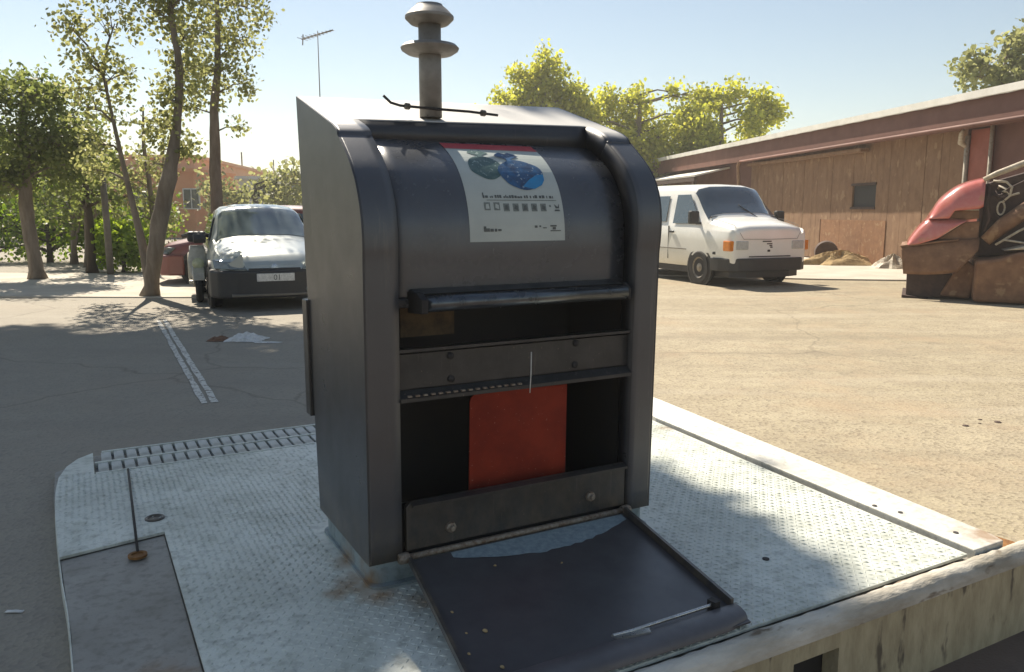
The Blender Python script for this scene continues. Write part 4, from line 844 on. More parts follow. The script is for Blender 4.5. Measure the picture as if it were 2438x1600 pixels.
box('handlebar_cover', (-0.08, -0.14, 0.93), (0.10, 0.14, 1.10), M_BLACKP, sc, bevel=0.04)
for sgn in (-1, 1):
    tube('fork', [(0.30, sgn * 0.075, 0.25), (0.16, sgn * 0.07, 0.62)], 0.02, M_CHROME, sc, n=8)
prism('seat', [(-0.30, 0.70), (-0.45, 0.80), (-1.1, 0.84), (-1.15, 0.74), (-0.40, 0.66)], 'y', -0.13, 0.13, M_BLACKP, sc, bevel=0.03)
prism('rear_body', [(-0.35, 0.30), (-0.35, 0.66), (-1.15, 0.73), (-1.2, 0.50), (-0.9, 0.32)], 'y', -0.16, 0.16, M_SC, sc, bevel=0.04)
box('footboard', (-0.36, -0.15, 0.27), (0.14, 0.15, 0.33), M_SC, sc, bevel=0.015)

# ---- rusty red wreck at the right edge
wn = Vector((6.55, 13.1)).normalized(); wt_ = Vector((wn.y, -wn.x))
wr = empty('wrecked_vehicle', (6.55, 13.1, 0), math.atan2(wt_.y, wt_.x), 'rusted red wreck with glossy bonnet, torn engine bay and brown bumper at right edge', 'wreck')
# local x: along the wreck to the right, y: away from us (0..1.6), z up
def bonnet(name, outline_lo, outline_hi, m, y0=0.0, y1=1.55, n=15, crownz=0.16, round_=0.30):
    """sheet between a lower and an upper edge curve, bulging over the vehicle's width"""
    v = []; f = []; k = len(outline_lo)
    for i in range(n):
        t = i / (n - 1); y = y0 + (y1 - y0) * t; e = math.sqrt(max(0, 1 - (2 * t - 1) ** 2))
        for j in range(k):
            for c, P in ((0, outline_lo), (1, outline_hi)): pass
        for j in range(k):
            a = outline_hi[j]; v.append((a[0] + round_ * (1 - e) * (1 - j / (k - 1)), y, a[1] - crownz * (1 - e)))
    for i in range(n - 1):
        for j in range(k - 1): f.append((i * k + j, i * k + j + 1, (i + 1) * k + j + 1, (i + 1) * k + j))
    o = mesh(name, v, f, m, wr, True, solid=0.02); return o
def flank(name, poly, y, th, m, bulge=0.0, bev=0.02):
    return prism(name, poly, 'y', y, y + th, m, wr, bevel=bev)
topc = [tuple(p) for p in dense([(0.20, 1.30), (0.25, 1.38), (0.36, 1.58), (0.57, 1.77), (0.77, 1.86), (0.96, 1.91)], 5)]
# upper bonnet as a closed shell: near flank curved outward
def shellpart(name, top, bottom, m, y_in=0.0, bul=0.14, depth=1.5, nrow=8):
    k = len(top); v = []; f = []
    for r_ in range(nrow + 1):                         # near flank, from bottom edge to top edge
        t = r_ / nrow
        for j in range(k):
            b, a = bottom[j], top[j]; v.append((b[0] + (a[0] - b[0]) * t, y_in - bul * math.sin(math.pi * 0.5 * (1 - t) ** 0.8) * (0.4 + 0.6 * math.sin(math.pi * 0.5 * min(1, (j + 1) / k * 1.6))), b[1] + (a[1] - b[1]) * t))
    for s_ in range(1, 9):                            # over the top and away
        y = depth * s_ / 8; up = 0.05 * math.sin(math.pi * s_ / 8)
        for j in range(k): v.append((top[j][0], y_in + y, top[j][1] + up))
    n = nrow + 9
    for i in range(n - 1):
        for j in range(k - 1): f.append((i * k + j, i * k + j + 1, (i + 1) * k + j + 1, (i + 1) * k + j))
    return mesh(name, v, f, m, wr, True, solid=0.015)
def resamp(p, k):
    p = np.array(p, float); d = np.r_[0, np.cumsum(np.linalg.norm(np.diff(p, axis=0), axis=1))]; t = np.linspace(0, d[-1], k); return [(float(np.interp(q, d, p[:, 0])), float(np.interp(q, d, p[:, 1]))) for q in t]
K = 18
shellpart('bonnet', resamp(topc, K), resamp([(0.20, 1.29), (0.50, 1.30), (0.56, 1.42), (0.90, 1.45), (0.95, 1.48)], K), M_BONNET, 0.0, 0.16)
shellpart('nose_panel', resamp([(-0.08, 0.88), (0.0, 1.02), (0.09, 1.15), (0.20, 1.27), (0.45, 1.285), (0.74, 1.28)], K), resamp([(-0.08, 0.86), (0.10, 0.89), (0.36, 0.98), (0.55, 1.14), (0.74, 1.26)], K), M_BONNET, -0.03, 0.12)
# bumper bowl
shellpart('bumper_shell', resamp([(-0.16, 0.84), (0.1, 0.88), (0.4, 0.94), (0.66, 0.97), (0.94, 0.99)], K), resamp([(-0.10, 0.40), (0.2, 0.40), (0.50, 0.42), (0.67, 0.46), (0.93, 0.80)], K), M_RUSTB, -0.06, 0.12)
tube('bumper_rim', [(-0.17, -0.06, 0.85), (0.1, -0.10, 0.885), (0.4, -0.11, 0.935), (0.66, -0.10, 0.965)], 0.016, M_RUSTB, wr, n=8)
flank('headlamp_recess', [(0.36, 0.97), (0.72, 1.24), (0.93, 1.26), (0.93, 0.98), (0.66, 0.955)], -0.02, 0.10, M_RUSTB)
flank('torn_panel', [(0.50, 1.31), (0.56, 1.425), (0.91, 1.44), (0.92, 1.30), (0.74, 1.28)], 0.0, 0.08, M_RUSTB)
tube('trim_strip', [(0.53, -0.075, 1.41), (0.58, -0.085, 1.445), (0.90, -0.07, 1.435)], 0.014, M_PALE, wr, n=8)
flank('under_tray', [(-0.04, 0.02), (0.92, 0.02), (0.92, 0.46), (0.60, 0.40), (-0.05, 0.42)], 0.05, 1.4, M_DARKR)
flank('skid_plate', [(-0.10, 0.005), (0.30, 0.005), (0.10, 0.03), (-0.10, 0.05)], -0.06, 1.4, M_DARKR, bev=0.006)
flank('wheel_hub_block', [(0.45, 0.06), (0.88, 0.02), (0.95, 0.50), (0.80, 0.66), (0.62, 0.42)], -0.02, 0.5, M_RUSTB, bev=0.04)
# main block to the right
flank('body_block', [(0.90, 0.02), (3.6, 0.02), (3.6, 0.95), (1.9, 0.86), (1.45, 0.80), (1.2, 0.70), (0.90, 0.66)], -0.45, 1.9, M_RUSTB, bev=0.05)
flank('engine_bay', [(0.93, 0.68), (3.2, 0.9), (3.2, 2.0), (1.6, 2.05), (1.0, 1.86)], 0.15, 1.2, M_DARKR, bev=0.05)
tube('windscreen_rail', [(0.93, -0.02, 1.90), (1.1, -0.04, 1.99), (1.45, -0.05, 2.14), (2.2, -0.05, 2.30), (3.0, -0.02, 2.34)], [0.035, 0.045, 0.05, 0.05, 0.05], M_PALE, wr, n=9)
tube('exhaust_drum', [(1.02, -0.05, 0.95), (1.25, -0.05, 1.20), (1.75, -0.02, 1.62)], [0.09, 0.12, 0.13], M_RUSTB, wr, n=14)
tube('tie_rod', [(1.15, -0.25, 0.90), (1.45, -0.22, 1.12), (1.8, -0.2, 1.32)], 0.018, M_PALE, wr, n=8)
tube('tie_rod', [(1.25, -0.28, 0.98), (1.75, -0.28, 0.90)], 0.015, M_PALE, wr, n=8)
for i in range(6):
    a = random.uniform(1.0, 1.5); z = random.uniform(1.35, 1.85); pts = [(a, 0.10, z)]
    for q in range(6): pts.append((pts[-1][0] + random.uniform(-.06, .12), 0.05 - 0.02 * q % 0.06, pts[-1][2] + random.uniform(-.11, .07)))
    tube('hose', dense3 if False else pts, 0.017, M_PALE if i % 3 == 0 else M_DARKR, wr, n=7)
loop = [(1.20 + 0.05 * math.cos(t), 0.02, 1.46 + 0.10 * math.sin(t)) for t in np.linspace(0, 2 * math.pi, 16)]
tube('hose', loop, 0.014, M_PALE, wr, n=7)
tube('hose', [(1.22, 0.02, 1.56), (1.30, 0.0, 1.65), (1.32, 0.0, 1.78), (1.24, 0.0, 1.86), (1.06, 0.0, 1.88)], 0.018, M_PALE, wr, n=7)
tube('hose', [(1.02, 0.05, 1.80), (1.0, 0.0, 1.55), (1.06, 0.0, 1.3), (1.0, 0.0, 1.1)], 0.022, M_DARKR, wr, n=7)
flank('rusted_flap', [(1.0, 1.62), (1.5, 1.90), (1.7, 1.75), (1.45, 1.35), (1.1, 1.25)], 0.08, 0.05, M_DARKR)
flank('crumpled_wing', [(1.25, 0.82), (1.9, 1.0), (2.4, 1.1), (2.4, 0.92), (1.9, 0.86)], -0.40, 0.7, M_PALE, bev=0.02)

# ================================================================== SHED ON THE RIGHT
bd = Vector((0.125, -0.99215, 0)); bn = Vector((0.99215, 0.125, 0))     # along the wall towards us; into the building
shed = empty('long_shed', (8.89, 24.25, 0), math.atan2(bd.y, bd.x), 'long low brown-red shed with pale roof edge and weathered board wall', 'shed')
# local x: along the wall towards us; local y: = rotate(+90) of x -> into the building (0.992,0.125)
s0, s1 = -20.0, 14.0
box('core_wall', (s0, 0.06, 0), (s1, 9.0, 3.35), M_BROWNRED, shed)
# vertical boards s from -4.0 to 6.85
for i in range(40):
    x = -4.15 + i * 0.275
    if x + 0.27 > 6.9: break
    t = random.uniform(0.0, 0.010); z0 = 1.18 if 0.85 < x + 0.13 < 4.1 else 0.06
    # window hole at s 2.55..3.45, z 1.5..2.08
    if 2.45 < x + 0.13 < 3.5:
        box('board', (x, 0.0 - t, 2.08), (x + 0.268, 0.055, 3.2), M_WOOD, shed); box('board', (x, 0.0 - t, z0), (x + 0.268, 0.055, 1.52), M_WOOD, shed)
    else: box('board', (x, 0.0 - t, z0), (x + 0.268, 0.055, 3.2), M_WOOD, shed)
box('window_opening', (2.44, 0.045, 1.45), (3.52, 0.058, 2.15), M_INNER, shed)
for a, b_ in (((2.40, -0.03, 2.08), (3.56, 0.03, 2.14)), ((2.40, -0.03, 1.46), (3.56, 0.03, 1.52))): box('window_frame', a, b_, M_DARKR, shed)
for i, (a, b_) in enumerate(((0.86, 1.90), (1.91, 3.02), (3.03, 4.09))): box('plywood_panel', (a, -0.012 - 0.004 * i, 0.05), (b_, 0.05, 1.175), M_ORBOARD, shed, bevel=0.004)
# fascia and roof edge
box('fascia', (s0, -0.46, 3.10), (s1, -0.38, 3.66), M_BROWNRED, shed)
box('soffit', (s0, -0.38, 3.14), (s1, 0.05, 3.20), M_BROWNRED, shed)
tube('gutter', [(-4.0, -0.50, 3.10), (2.0, -0.50, 3.12), (6.8, -0.50, 3.14), (s1, -0.50, 3.16)], 0.042, M_BROWNRED, shed, n=10)
tube('downpipe', [(-4.0, -0.50, 3.10), (-4.25, -0.46, 2.98), (-4.35, -0.40, 2.75), (-4.30, -0.38, 2.3), (-4.1, -0.36, 1.9), (-4.05, -0.30, 0.1)], 0.06, M_WOOD, shed, n=10)
v = []; f = []; n = 120
for i in range(n + 1):
    x = s0 + (s1 - s0) * i / n; zz_ = 0.006 * math.sin(i * 2.1)
    v += [(x, -0.56, 3.64 + zz_), (x, -0.56, 3.78 + zz_), (x, 2.5, 4.25 + zz_), (x, 9.2, 3.8 + zz_)]
for i in range(n):
    for j in range(3): f.append((i * 4 + j, i * 4 + j + 1, i * 4 + 5 + j, i * 4 + 4 + j))
mesh('roof_sheet', v, f, M_ROOF, shed)
box('roof_edge_strip', (s0, -0.575, 3.655), (s1, -0.563, 3.80), M_ROOF, shed)
box('tarp_beam', (-3.9, -0.30, 2.93), (3.2, -0.06, 3.02), M_WOOD, shed)
# lean-to roof to the left of the boards
mesh('lean_to_roof', [(-20, -1.5, 2.72), (-5.7, -1.5, 2.72), (-6.1, 0.0, 3.04), (-20, 0.0, 3.04)], [(0, 1, 2, 3)], M_ROOF, shed, solid=0.06)
box('lean_to_beam', (-20, -1.48, 2.50), (-5.8, -1.40, 2.65), M_DARKR, shed)
for x in (-6.0, -9.5, -13.0, -16.5): box('lean_to_post', (x, -1.47, 0.0), (x + 0.12, -1.35, 2.5), M_DARKR, shed)
# red door bay with pale posts
box('red_door', (6.98, -0.03, 0.05), (7.58, 0.05, 3.1), M_REDDOOR, shed)
tube('bay_post', [(6.92, -0.06, 0), (6.92, -0.06, 3.0)], 0.05, M_PALE, shed, n=8)
tube('bay_post', [(7.64, -0.06, 0), (7.64, -0.06, 3.15)], 0.04, M_PALE, shed, n=8)
tube('lamp_bracket', [(6.92, -0.05, 2.75), (6.88, -0.18, 2.86), (6.98, -0.26, 3.02), (7.06, -0.28, 3.10)], [0.04, 0.07, 0.05, 0.03], M_PALE, shed, n=8)
# straw heap and dead vine at the wall foot
def heap(name, cx, cy, rx, ry, h, m, seed, n=26):
    r = np.random.default_rng(seed); v = []; f = []; ph = r.uniform(0, 6, 8)
    for i in range(n):
        t = i / (n - 1)
        for j in range(n):
            a = 2 * math.pi * j / n; rad = t * (1 + 0.16 * math.sin(3 * a + ph[0]) + 0.10 * math.sin(7 * a + ph[1]))
            z = h * (1 - t ** 1.6) * (1 + 0.25 * math.sin(5 * a + ph[2] + 4 * t)) + r.uniform(-.02, .025) * (1 - t)
            v.append((rad * rx * math.cos(a), rad * ry * math.sin(a), max(0.0, z) if t < 1 else -0.01))
    for i in range(n - 1):
        for j in range(n): f.append((i * n + j, i * n + (j + 1) % n, (i + 1) * n + (j + 1) % n, (i + 1) * n + j))
    return mesh(name, v, f, m, loc=(cx, cy, 0.03))
tag(heap('straw_heap', 8.60, 20.9, 1.15, 0.45, 0.30, M_STRAW, 4), 'dry straw-coloured rubbish heap at the foot of the shed wall', 'heap')
tag(heap('rubble_heap', 9.35, 19.6, 0.45, 0.35, 0.28, M_PALE, 9), 'pale rubble heap between the wreck and the shed wall', 'rubble')
bar_ = lathe('fallen_barrel', [(0.28, 0), (0.30, 0.02), (0.29, 0.3), (0.30, 0.32), (0.29, 0.6), (0.28, 0.62), (0.24, 0.60), (0.0005, 0.55)], M_DARKR, None, n=22, loc=(8.6, 21.9, 0.32), rot=(R(90), 0, R(-20)))
tag(bar_, 'dark rusted barrel lying open-ended behind the straw heap', 'barrel')
vine = empty('dead_vine', (9.45, 20.6, 0.03), 0, 'bleached dead vine stem climbing the shed wall beside the wreck', 'vine')
tube('stem', [(0.30, -0.4, 0), (0.10, -0.1, 0.35), (-0.10, 0.1, 0.62), (-0.05, 0.2, 0.9), (-0.12, 0.3, 1.15)], [0.045, 0.04, 0.03, 0.022, 0.012], M_PALE, vine, n=7)
tube('stem', [(0.30, -0.4, 0), (0.28, 0.0, 0.4), (0.35, 0.2, 0.75), (0.42, 0.2, 0.9)], [0.04, 0.03, 0.02, 0.01], M_PALE, vine, n=7)

# ================================================================== FAR BUILDINGS, LEFT
def wall_building(name, p0, p1, depth, h, m, label, wins=(), roof=None):
    p0 = Vector(p0); p1 = Vector(p1); d = (p1 - p0); L = d.length; b = empty(name, (p0.x, p0.y, 0), math.atan2(d.y, d.x), label, 'building')
    box('wall', (0, 0, 0), (L, depth, h), m, b)
    rf = box('roof', (-0.15, -0.2, h), (L + 0.15, depth + 0.2, h + 0.18), roof or m, b)
    for (x, z, wd, hh) in wins:
        wi = box('window', (x, -0.05, z), (x + wd, 0.02, z + hh), M_WINFR, b)
        box('pane', (x + 0.06, -0.058, z + 0.06), (x + wd / 2 - 0.03, -0.052, z + hh - 0.06), M_GLASS, wi); box('pane', (x + wd / 2 + 0.03, -0.058, z + 0.06), (x + wd - 0.06, -0.052, z + hh - 0.06), M_GLASS, wi)
    return b
ob = wall_building('orange_building', (-17.4, 44.5), (-20.2, 74.0), 9, 4.25, M_PEACH, 'long peach-orange building with sloping-looking roofline behind the grey-green car', roof=M_PEACH)
ob.rotation_euler.z = math.atan2(74 - 44.5, -20.2 + 17.4)
# orange gable end to the left of it
og = wall_building('orange_annex', (-21.5, 43.0), (-16.9, 43.0), 6, 3.45, M_ORANGE, 'bright orange rendered annex seen between the leaning trunk and the car', wins=((1.2, 1.5, 0.9, 1.1), (4.0, 1.5, 0.9, 1.1)))
yb = wall_building('yellow_building', (-13.6, 48.0), (-8.6, 48.0), 6, 3.35, M_YELLOW, 'ochre yellow building with a small window at the column edge', wins=((0.55, 2.1, 0.85, 0.8), (3.0, 2.1, 0.85, 0.8)))
ww = wall_building('white_outbuilding', (-15.7, 46.5), (-13.9, 46.5), 3, 3.2, M_WHITEWALL, 'white outbuilding wall between the peach and yellow buildings')
for (x, y, z0, h) in ((-18.8, 58, 4.3, 1.2), (-19.6, 67, 4.3, 1.0)):
    pass
for i, (x, y, h) in enumerate(((-18.6, 56.0, 1.0), (-19.5, 66.5, 1.15))):
    o = tube('roof_mast', [(x, y, 4.35), (x, y, 4.4 + h)], 0.05, M_POLE, None, n=6)
    tag(o, ['short thin mast on the peach building roof, nearer the tree trunk', 'short thin mast on the peach building roof, nearer the waste column'][i], 'mast', 'roof masts on the peach building')
ta = empty('television_antenna', (-9.33, 40.0, 0), 0, 'tall thin television antenna standing against the sky left of the vent pipe', 'antenna')
tube('mast', [(0, 0, 0), (0, 0, 9.95)], [0.045, 0.02], M_POLE, ta, n=6)
tube('boom', [(-0.85, 0.3, 9.62), (0.80, -0.3, 9.92)], 0.035, M_POLE, ta, n=6)
for i in range(9):
    t = i / 8; x = -0.8 + 1.55 * t; z = 9.63 + 0.28 * t; y = 0.28 - 0.56 * t; L = 0.42 - 0.24 * t
    tube('element', [(x - L * 0.35, y - L, z - 0.02), (x + L * 0.35, y + L, z + 0.02)], 0.016, M_POLE, ta, n=5)
tube('reflector', [(-0.82, 0.3, 9.35), (-0.78, 0.3, 9.85)], 0.03, M_POLE, ta, n=5)

# ================================================================== TREES
def leaves_mesh(name, centres, m, parent, size, n_per, spread, rng, flat=1.0, loc=(0, 0, 0)):
    C = np.array(centres, float); pts = []
    for c in C:
        k = max(3, int(n_per * c[4])); r = c[3]
        d = rng.normal(size=(k, 3)); d /= np.linalg.norm(d, axis=1)[:, None]
        q = c[:3] + d * (r * rng.uniform(0.15, 1.0, (k, 1)) ** 0.55) * np.array([1, 1, flat]); pts.append(q)
    P = np.vstack(pts)
    # gather leaves into twigs: pull each toward a random nearby twig centre so that gaps open up
    nt_ = max(4, len(P) // 7); tw = P[rng.choice(len(P), nt_, replace=False)]
    own = rng.integers(0, nt_, len(P)); Q = tw[own] + rng.normal(size=P.shape) * spread
    N = len(Q); s = size * rng.uniform(0.6, 1.25, N)
    a = rng.normal(size=(N, 3)); a /= np.linalg.norm(a, axis=1)[:, None]; b = rng.normal(size=(N, 3)); b -= (b * a).sum(1)[:, None] * a; b /= np.linalg.norm(b, axis=1)[:, None]
    nrm = np.cross(a, b)
    L = a * s[:, None]; Wd = b * (s * 0.72)[:, None]; fold = nrm * (s * 0.18)[:, None]
    v = np.stack([Q - L * 0.8, Q - L * 0.45 + Wd * 0.8 + fold * 0.6, Q + L * 0.25 + Wd * 0.85 + fold, Q + L, Q + L * 0.25 - Wd * 0.85 + fold, Q - L * 0.45 - Wd * 0.8 + fold * 0.6], 1).reshape(-1, 3)
    f = np.arange(N * 6).reshape(-1, 6)
    me = bpy.data.meshes.new(name); me.vertices.add(len(v)); me.vertices.foreach_set('co', v.ravel()); me.loops.add(N * 6); me.loops.foreach_set('vertex_index', f.ravel()); me.polygons.add(N)
    me.polygons.foreach_set('loop_start', np.arange(0, N * 6, 6)); me.polygons.foreach_set('loop_total', np.full(N, 6)); me.update(); me.validate(); me.materials.append(m)
    o = link(name, me, parent, loc); o['kind'] = 'stuff'; return o
def tree(name, base, trunk, clumps, leafm, bark, label, seed, leaf=0.07, n_per=160, spread=0.13, limb_r=0.05, cat='tree', group=None, extra_trunks=()):
    """trunk: [(dx,dy,z,r)]; clumps: [(dx,dy,z,radius,density)] all relative to base"""
    rng = np.random.default_rng(seed); t = empty(name, (base[0], base[1], base[2] if len(base) > 2 else 0), 0, label, cat, group)
    tp = dense([p for p in trunk], 4) if len(trunk) > 2 else [np.array(p, float) for p in trunk]
    trk = tube('trunk', [(p[0] + rng.normal() * p[3] * 0.06, p[1] + rng.normal() * p[3] * 0.06, p[2]) for p in tp], [max(0.008, p[3] * (1.35 if i_ == 0 else rng.uniform(0.93, 1.07))) for i_, p in enumerate(tp)], bark, t, n=14)
    co = np.empty(len(trk.data.vertices) * 3); trk.data.vertices.foreach_get('co', co); co = co.reshape(-1, 3)
    cen = co.reshape(-1, 14, 3).mean(1).repeat(14, 0); ridg = 1 + 0.07 * np.sin(np.arange(len(co)) % 14 * 2.7 + seed) + rng.normal(size=len(co)) * 0.035
    co = cen + (co - cen) * ridg[:, None]; trk.data.vertices.foreach_set('co', co.ravel())
    for et in extra_trunks:
        ep = dense([p for p in et], 4); tube('trunk', [p[:3] for p in ep], [max(0.008, p[3]) for p in ep], bark, t, n=8)
    TPn = np.array([p[:3] for p in tp]); lv = []; lf = []
    allp = [TPn] + [np.array([p[:3] for p in dense([q for q in et], 4)]) for et in extra_trunks]; TPn = np.vstack(allp)
    for c in clumps:
        c3 = np.array(c[:3]); lower = TPn[TPn[:, 2] < c3[2] - 0.15 * c[3]]
        if len(lower) == 0: lower = TPn
        s = lower[np.argmin(np.linalg.norm(lower - c3, axis=1) + 0.25 * np.abs(c3[2] - lower[:, 2]))]
        mid = (s + c3) / 2 + np.array([0, 0, 0.10 * np.linalg.norm(c3 - s)]) + rng.normal(size=3) * 0.04
        r0 = limb_r * (0.6 + 0.5 * c[3]); vv, ff = tube_data([s, mid, c3], [r0, r0 * 0.65, r0 * 0.3], 6); o0 = len(lv); lv += vv; lf += [tuple(i + o0 for i in q) for q in ff]
        for _ in range(5):
            d = rng.normal(size=3); d[2] = abs(d[2]) * 0.7; d /= np.linalg.norm(d); e = c3 + d * c[3] * rng.uniform(0.6, 0.95); st = mid + (c3 - mid) * rng.uniform(0.3, 1)
            vv, ff = tube_data([st, (st + e) / 2 + rng.normal(size=3) * 0.04, e], [r0 * 0.35, r0 * 0.22, r0 * 0.1], 5); o0 = len(lv); lv += vv; lf += [tuple(i + o0 for i in q) for q in ff]
    lo_ = mesh('limbs', lv, lf, bark, t, True); lo_['kind'] = 'stuff'
    leaves_mesh('crown', clumps, leafm, t, leaf, n_per, spread, rng)
    return t
def rand_clumps(n, lo, hi, rlo, rhi, seed, dens=(0.6, 1.2)):
    r = np.random.default_rng(seed); return [tuple(r.uniform(lo, hi)) + (r.uniform(rlo, rhi), r.uniform(*dens)) for _ in range(n)]

# leaning poplar beside the scooter
cl = [(-0.75, 0.1, 3.05, 0.35, 0.5), (-0.45, 0.2, 3.55, 0.40, 0.6), (-0.8, 0.0, 3.9, 0.38, 0.5), (-0.35, 0.2, 4.4, 0.45, 0.7), (0.3, 0.1, 4.6, 0.5, 0.8), (0.75, 0.3, 4.2, 0.5, 1.0), (0.75, 0.2, 3.65, 0.42, 0.9), (0.55, -0.1, 3.2, 0.33, 0.7), (0.35, 0.1, 2.75, 0.30, 0.6), (0.65, 0.2, 2.45, 0.28, 0.5), (0.1, 0.2, 2.2, 0.24, 0.5), (-1.0, 0.2, 3.4, 0.26, 0.35), (-1.05, 0.1, 4.35, 0.28, 0.4), (0.95, 0.0, 4.8, 0.5, 1.0), (0.2, 0.3, 5.3, 0.7, 1.0), (-0.6, 0.3, 5.2, 0.6, 0.9), (1.2, 0.2, 5.6, 0.7, 1.0), (0.4, 0.2, 6.2, 0.8, 1.0), (-0.75, 0.1, 2.5, 0.28, 0.4), (-0.95, 0.3, 2.1, 0.25, 0.4)]
tree('poplar_tree', (-6.05, 13.25), [(0, 0, 0, 0.125), (0.12, 0, 0.7, 0.125), (0.28, 0, 1.4, 0.135), (0.50, 0, 2.15, 0.11), (0.62, 0.05, 2.9, 0.07), (0.70, 0.05, 3.7, 0.06), (0.60, 0.1, 4.6, 0.04), (0.5, 0.1, 5.8, 0.02)], cl, M_LEAF_OLIVE, M_BARK, 'thick leaning poplar trunk standing on the asphalt left of the grey-green car', 11, leaf=0.044, n_per=400, spread=0.09, limb_r=0.035,
     extra_trunks=[[(0.02, 0.02, 0.1, 0.10), (-0.12, 0.1, 0.9, 0.07), (-0.28, 0.15, 1.7, 0.05), (-0.45, 0.2, 2.6, 0.035), (-0.6, 0.2, 3.6, 0.022)]])
# slim upright poplar behind the car
cl = [(0.05, 0.0, 3.95, 0.45, 0.8), (-0.35, 0.1, 4.3, 0.45, 0.8), (0.45, 0.0, 4.35, 0.45, 0.9), (0.65, 0.2, 4.9, 0.45, 0.8), (0.25, 0.1, 4.95, 0.5, 0.9), (-0.3, 0.1, 5.1, 0.5, 0.9), (0.9, 0.1, 5.5, 0.5, 0.8), (0.3, 0.0, 5.7, 0.6, 0.9), (-0.4, 0.0, 5.9, 0.6, 0.8), (0.75, 0.0, 4.0, 0.22, 0.4), (-0.45, 0.1, 3.6, 0.25, 0.4), (0.55, 0.1, 3.15, 0.18, 0.25), (0.3, 0.1, 6.6, 0.8, 1.0)]
tree('poplar_tree', (-6.25, 17.0), [(0, 0, 0, 0.14), (0.03, 0, 1.6, 0.125), (0.06, 0, 2.8, 0.105), (0.10, 0, 3.6, 0.085), (0.22, 0, 4.5, 0.06), (0.3, 0, 6.4, 0.03)], cl, M_LEAF_OLIVE, M_BARK, 'slim upright poplar rising behind the grey-green car roof', 12, leaf=0.048, n_per=350, spread=0.10, limb_r=0.03)
# dense tree far left
cl = rand_clumps(26, (-1.6, -0.8, 1.9), (1.0, 0.8, 3.9), 0.40, 0.62, 5, (0.8, 1.3)) + [(-0.4, 0, 3.9, 0.35, 0.8), (0.25, 0, 3.95, 0.26, 0.6), (0.7, 0, 3.75, 0.30, 0.7), (1.15, 0.1, 3.1, 0.35, 0.8), (1.35, 0, 2.7, 0.3, 0.6), (-1.2, 0, 3.6, 0.5, 1.0), (-0.7, -0.2, 2.3, 0.6, 1.3), (-1.3, -0.2, 2.6, 0.6, 1.2), (-1.6, -0.3, 3.2, 0.6, 1.1)]
tree('broadleaf_tree', (-9.95, 16.6), [(0.05, 0, 0, 0.14), (-0.02, 0, 0.8, 0.12), (-0.05, 0, 1.6, 0.12), (0.0, 0, 2.6, 0.09), (0.05, 0, 3.5, 0.04)], cl, M_LEAF_DARK, M_BARK, 'broad dense green tree at the far left edge', 13, leaf=0.050, n_per=360, spread=0.10, limb_r=0.04)
# thin dark-trunked trees beyond the pavement
cl = rand_clumps(14, (-0.9, -0.6, 1.5), (0.9, 0.6, 3.0), 0.25, 0.42, 21, (0.5, 0.9))
tree('broadleaf_tree', (-9.7, 18.4), [(0, 0, 0, 0.11), (0.02, 0, 1.0, 0.09), (0, 0, 2.0, 0.06), (0.02, 0, 3.0, 0.03)], cl, M_LEAF_DARK, M_BARKD, 'thin dark-trunked tree just right of the broad dense tree', 14, leaf=0.06, n_per=130, spread=0.11)
for i, (x, y, h, sd, lab) in enumerate(((-10.9, 20.5, 3.2, 31, 'spindly pale-green tree in front of the left hedge, left of the grey pole'), (-8.75, 19.5, 3.9, 32, 'multi-branched thin tree between the grey pole and the leaning trunk'), (-11.8, 21.5, 3.4, 33, 'small tree behind the hedge near the left edge'))):
    cl = rand_clumps(16, (-0.8, -0.5, 1.2), (0.8, 0.5, h), 0.22, 0.42, sd, (0.4, 0.8))
    tree('slender_tree', (x, y), [(0, 0, 0, 0.08), (0.05, 0, h * 0.4, 0.06), (-0.05, 0, h * 0.75, 0.04), (0, 0, h, 0.015)], cl, M_LEAF_OLIVE if i % 2 else M_LEAF_DARK, M_BARK, lab, sd, leaf=0.06, n_per=120, spread=0.12, limb_r=0.025,
         extra_trunks=[[(0, 0, 0.3, 0.05), (0.25, 0.05, h * 0.4, 0.04), (0.42, 0.1, h * 0.85, 0.015)]])
# hedge shrubs
for i, (x, y, r, h) in enumerate(((-14.6, 22.5, 1.5, 1.9), (-12.9, 22.3, 1.4, 2.2), (-11.3, 22.0, 1.4, 2.1), (-10.9, 23.6, 1.1, 1.7), (-17.9, 22.6, 1.2, 1.9), (-16.4, 23.0, 1.6, 2.2))):
    cl = rand_clumps(12, (-r * 0.8, -0.5, 0.35), (r * 0.8, 0.5, h), 0.45, 0.7, 50 + i, (0.8, 1.2))
    tree('hedge_shrub', (x, y), [(0, 0, 0, 0.07), (0, 0, h * 0.5, 0.05), (0, 0, h * 0.9, 0.02)], cl, M_LEAF_GREEN, M_BARKD, ['fresh green hedge shrub, second from the left edge behind the far pavement', 'tall fresh green hedge shrub, third from the left behind the broad dense tree', 'fresh green hedge shrub, fourth from the left behind the thin dark-trunked tree', 'low fresh green hedge shrub, last on the right, behind the grey post', 'fresh green hedge shrub just outside the left edge', 'large fresh green hedge shrub at the very left edge'][i], 60 + i, leaf=0.065, n_per=150, spread=0.13, cat='shrub', group='green hedge shrubs behind the far pavement')
cl = rand_clumps(11, (-0.55, -0.4, 0.25), (0.55, 0.4, 0.95), 0.28, 0.42, 71, (0.9, 1.2))
tree('lime_bush', (-9.1, 18.7), [(0, 0, 0, 0.05), (0, 0, 0.4, 0.04), (0, 0, 0.8, 0.02)], cl, M_LEAF_BRIGHT, M_BARKD, 'round bright lime-green bush beside the grey pole', 72, leaf=0.06, n_per=260, spread=0.09, cat='bush')
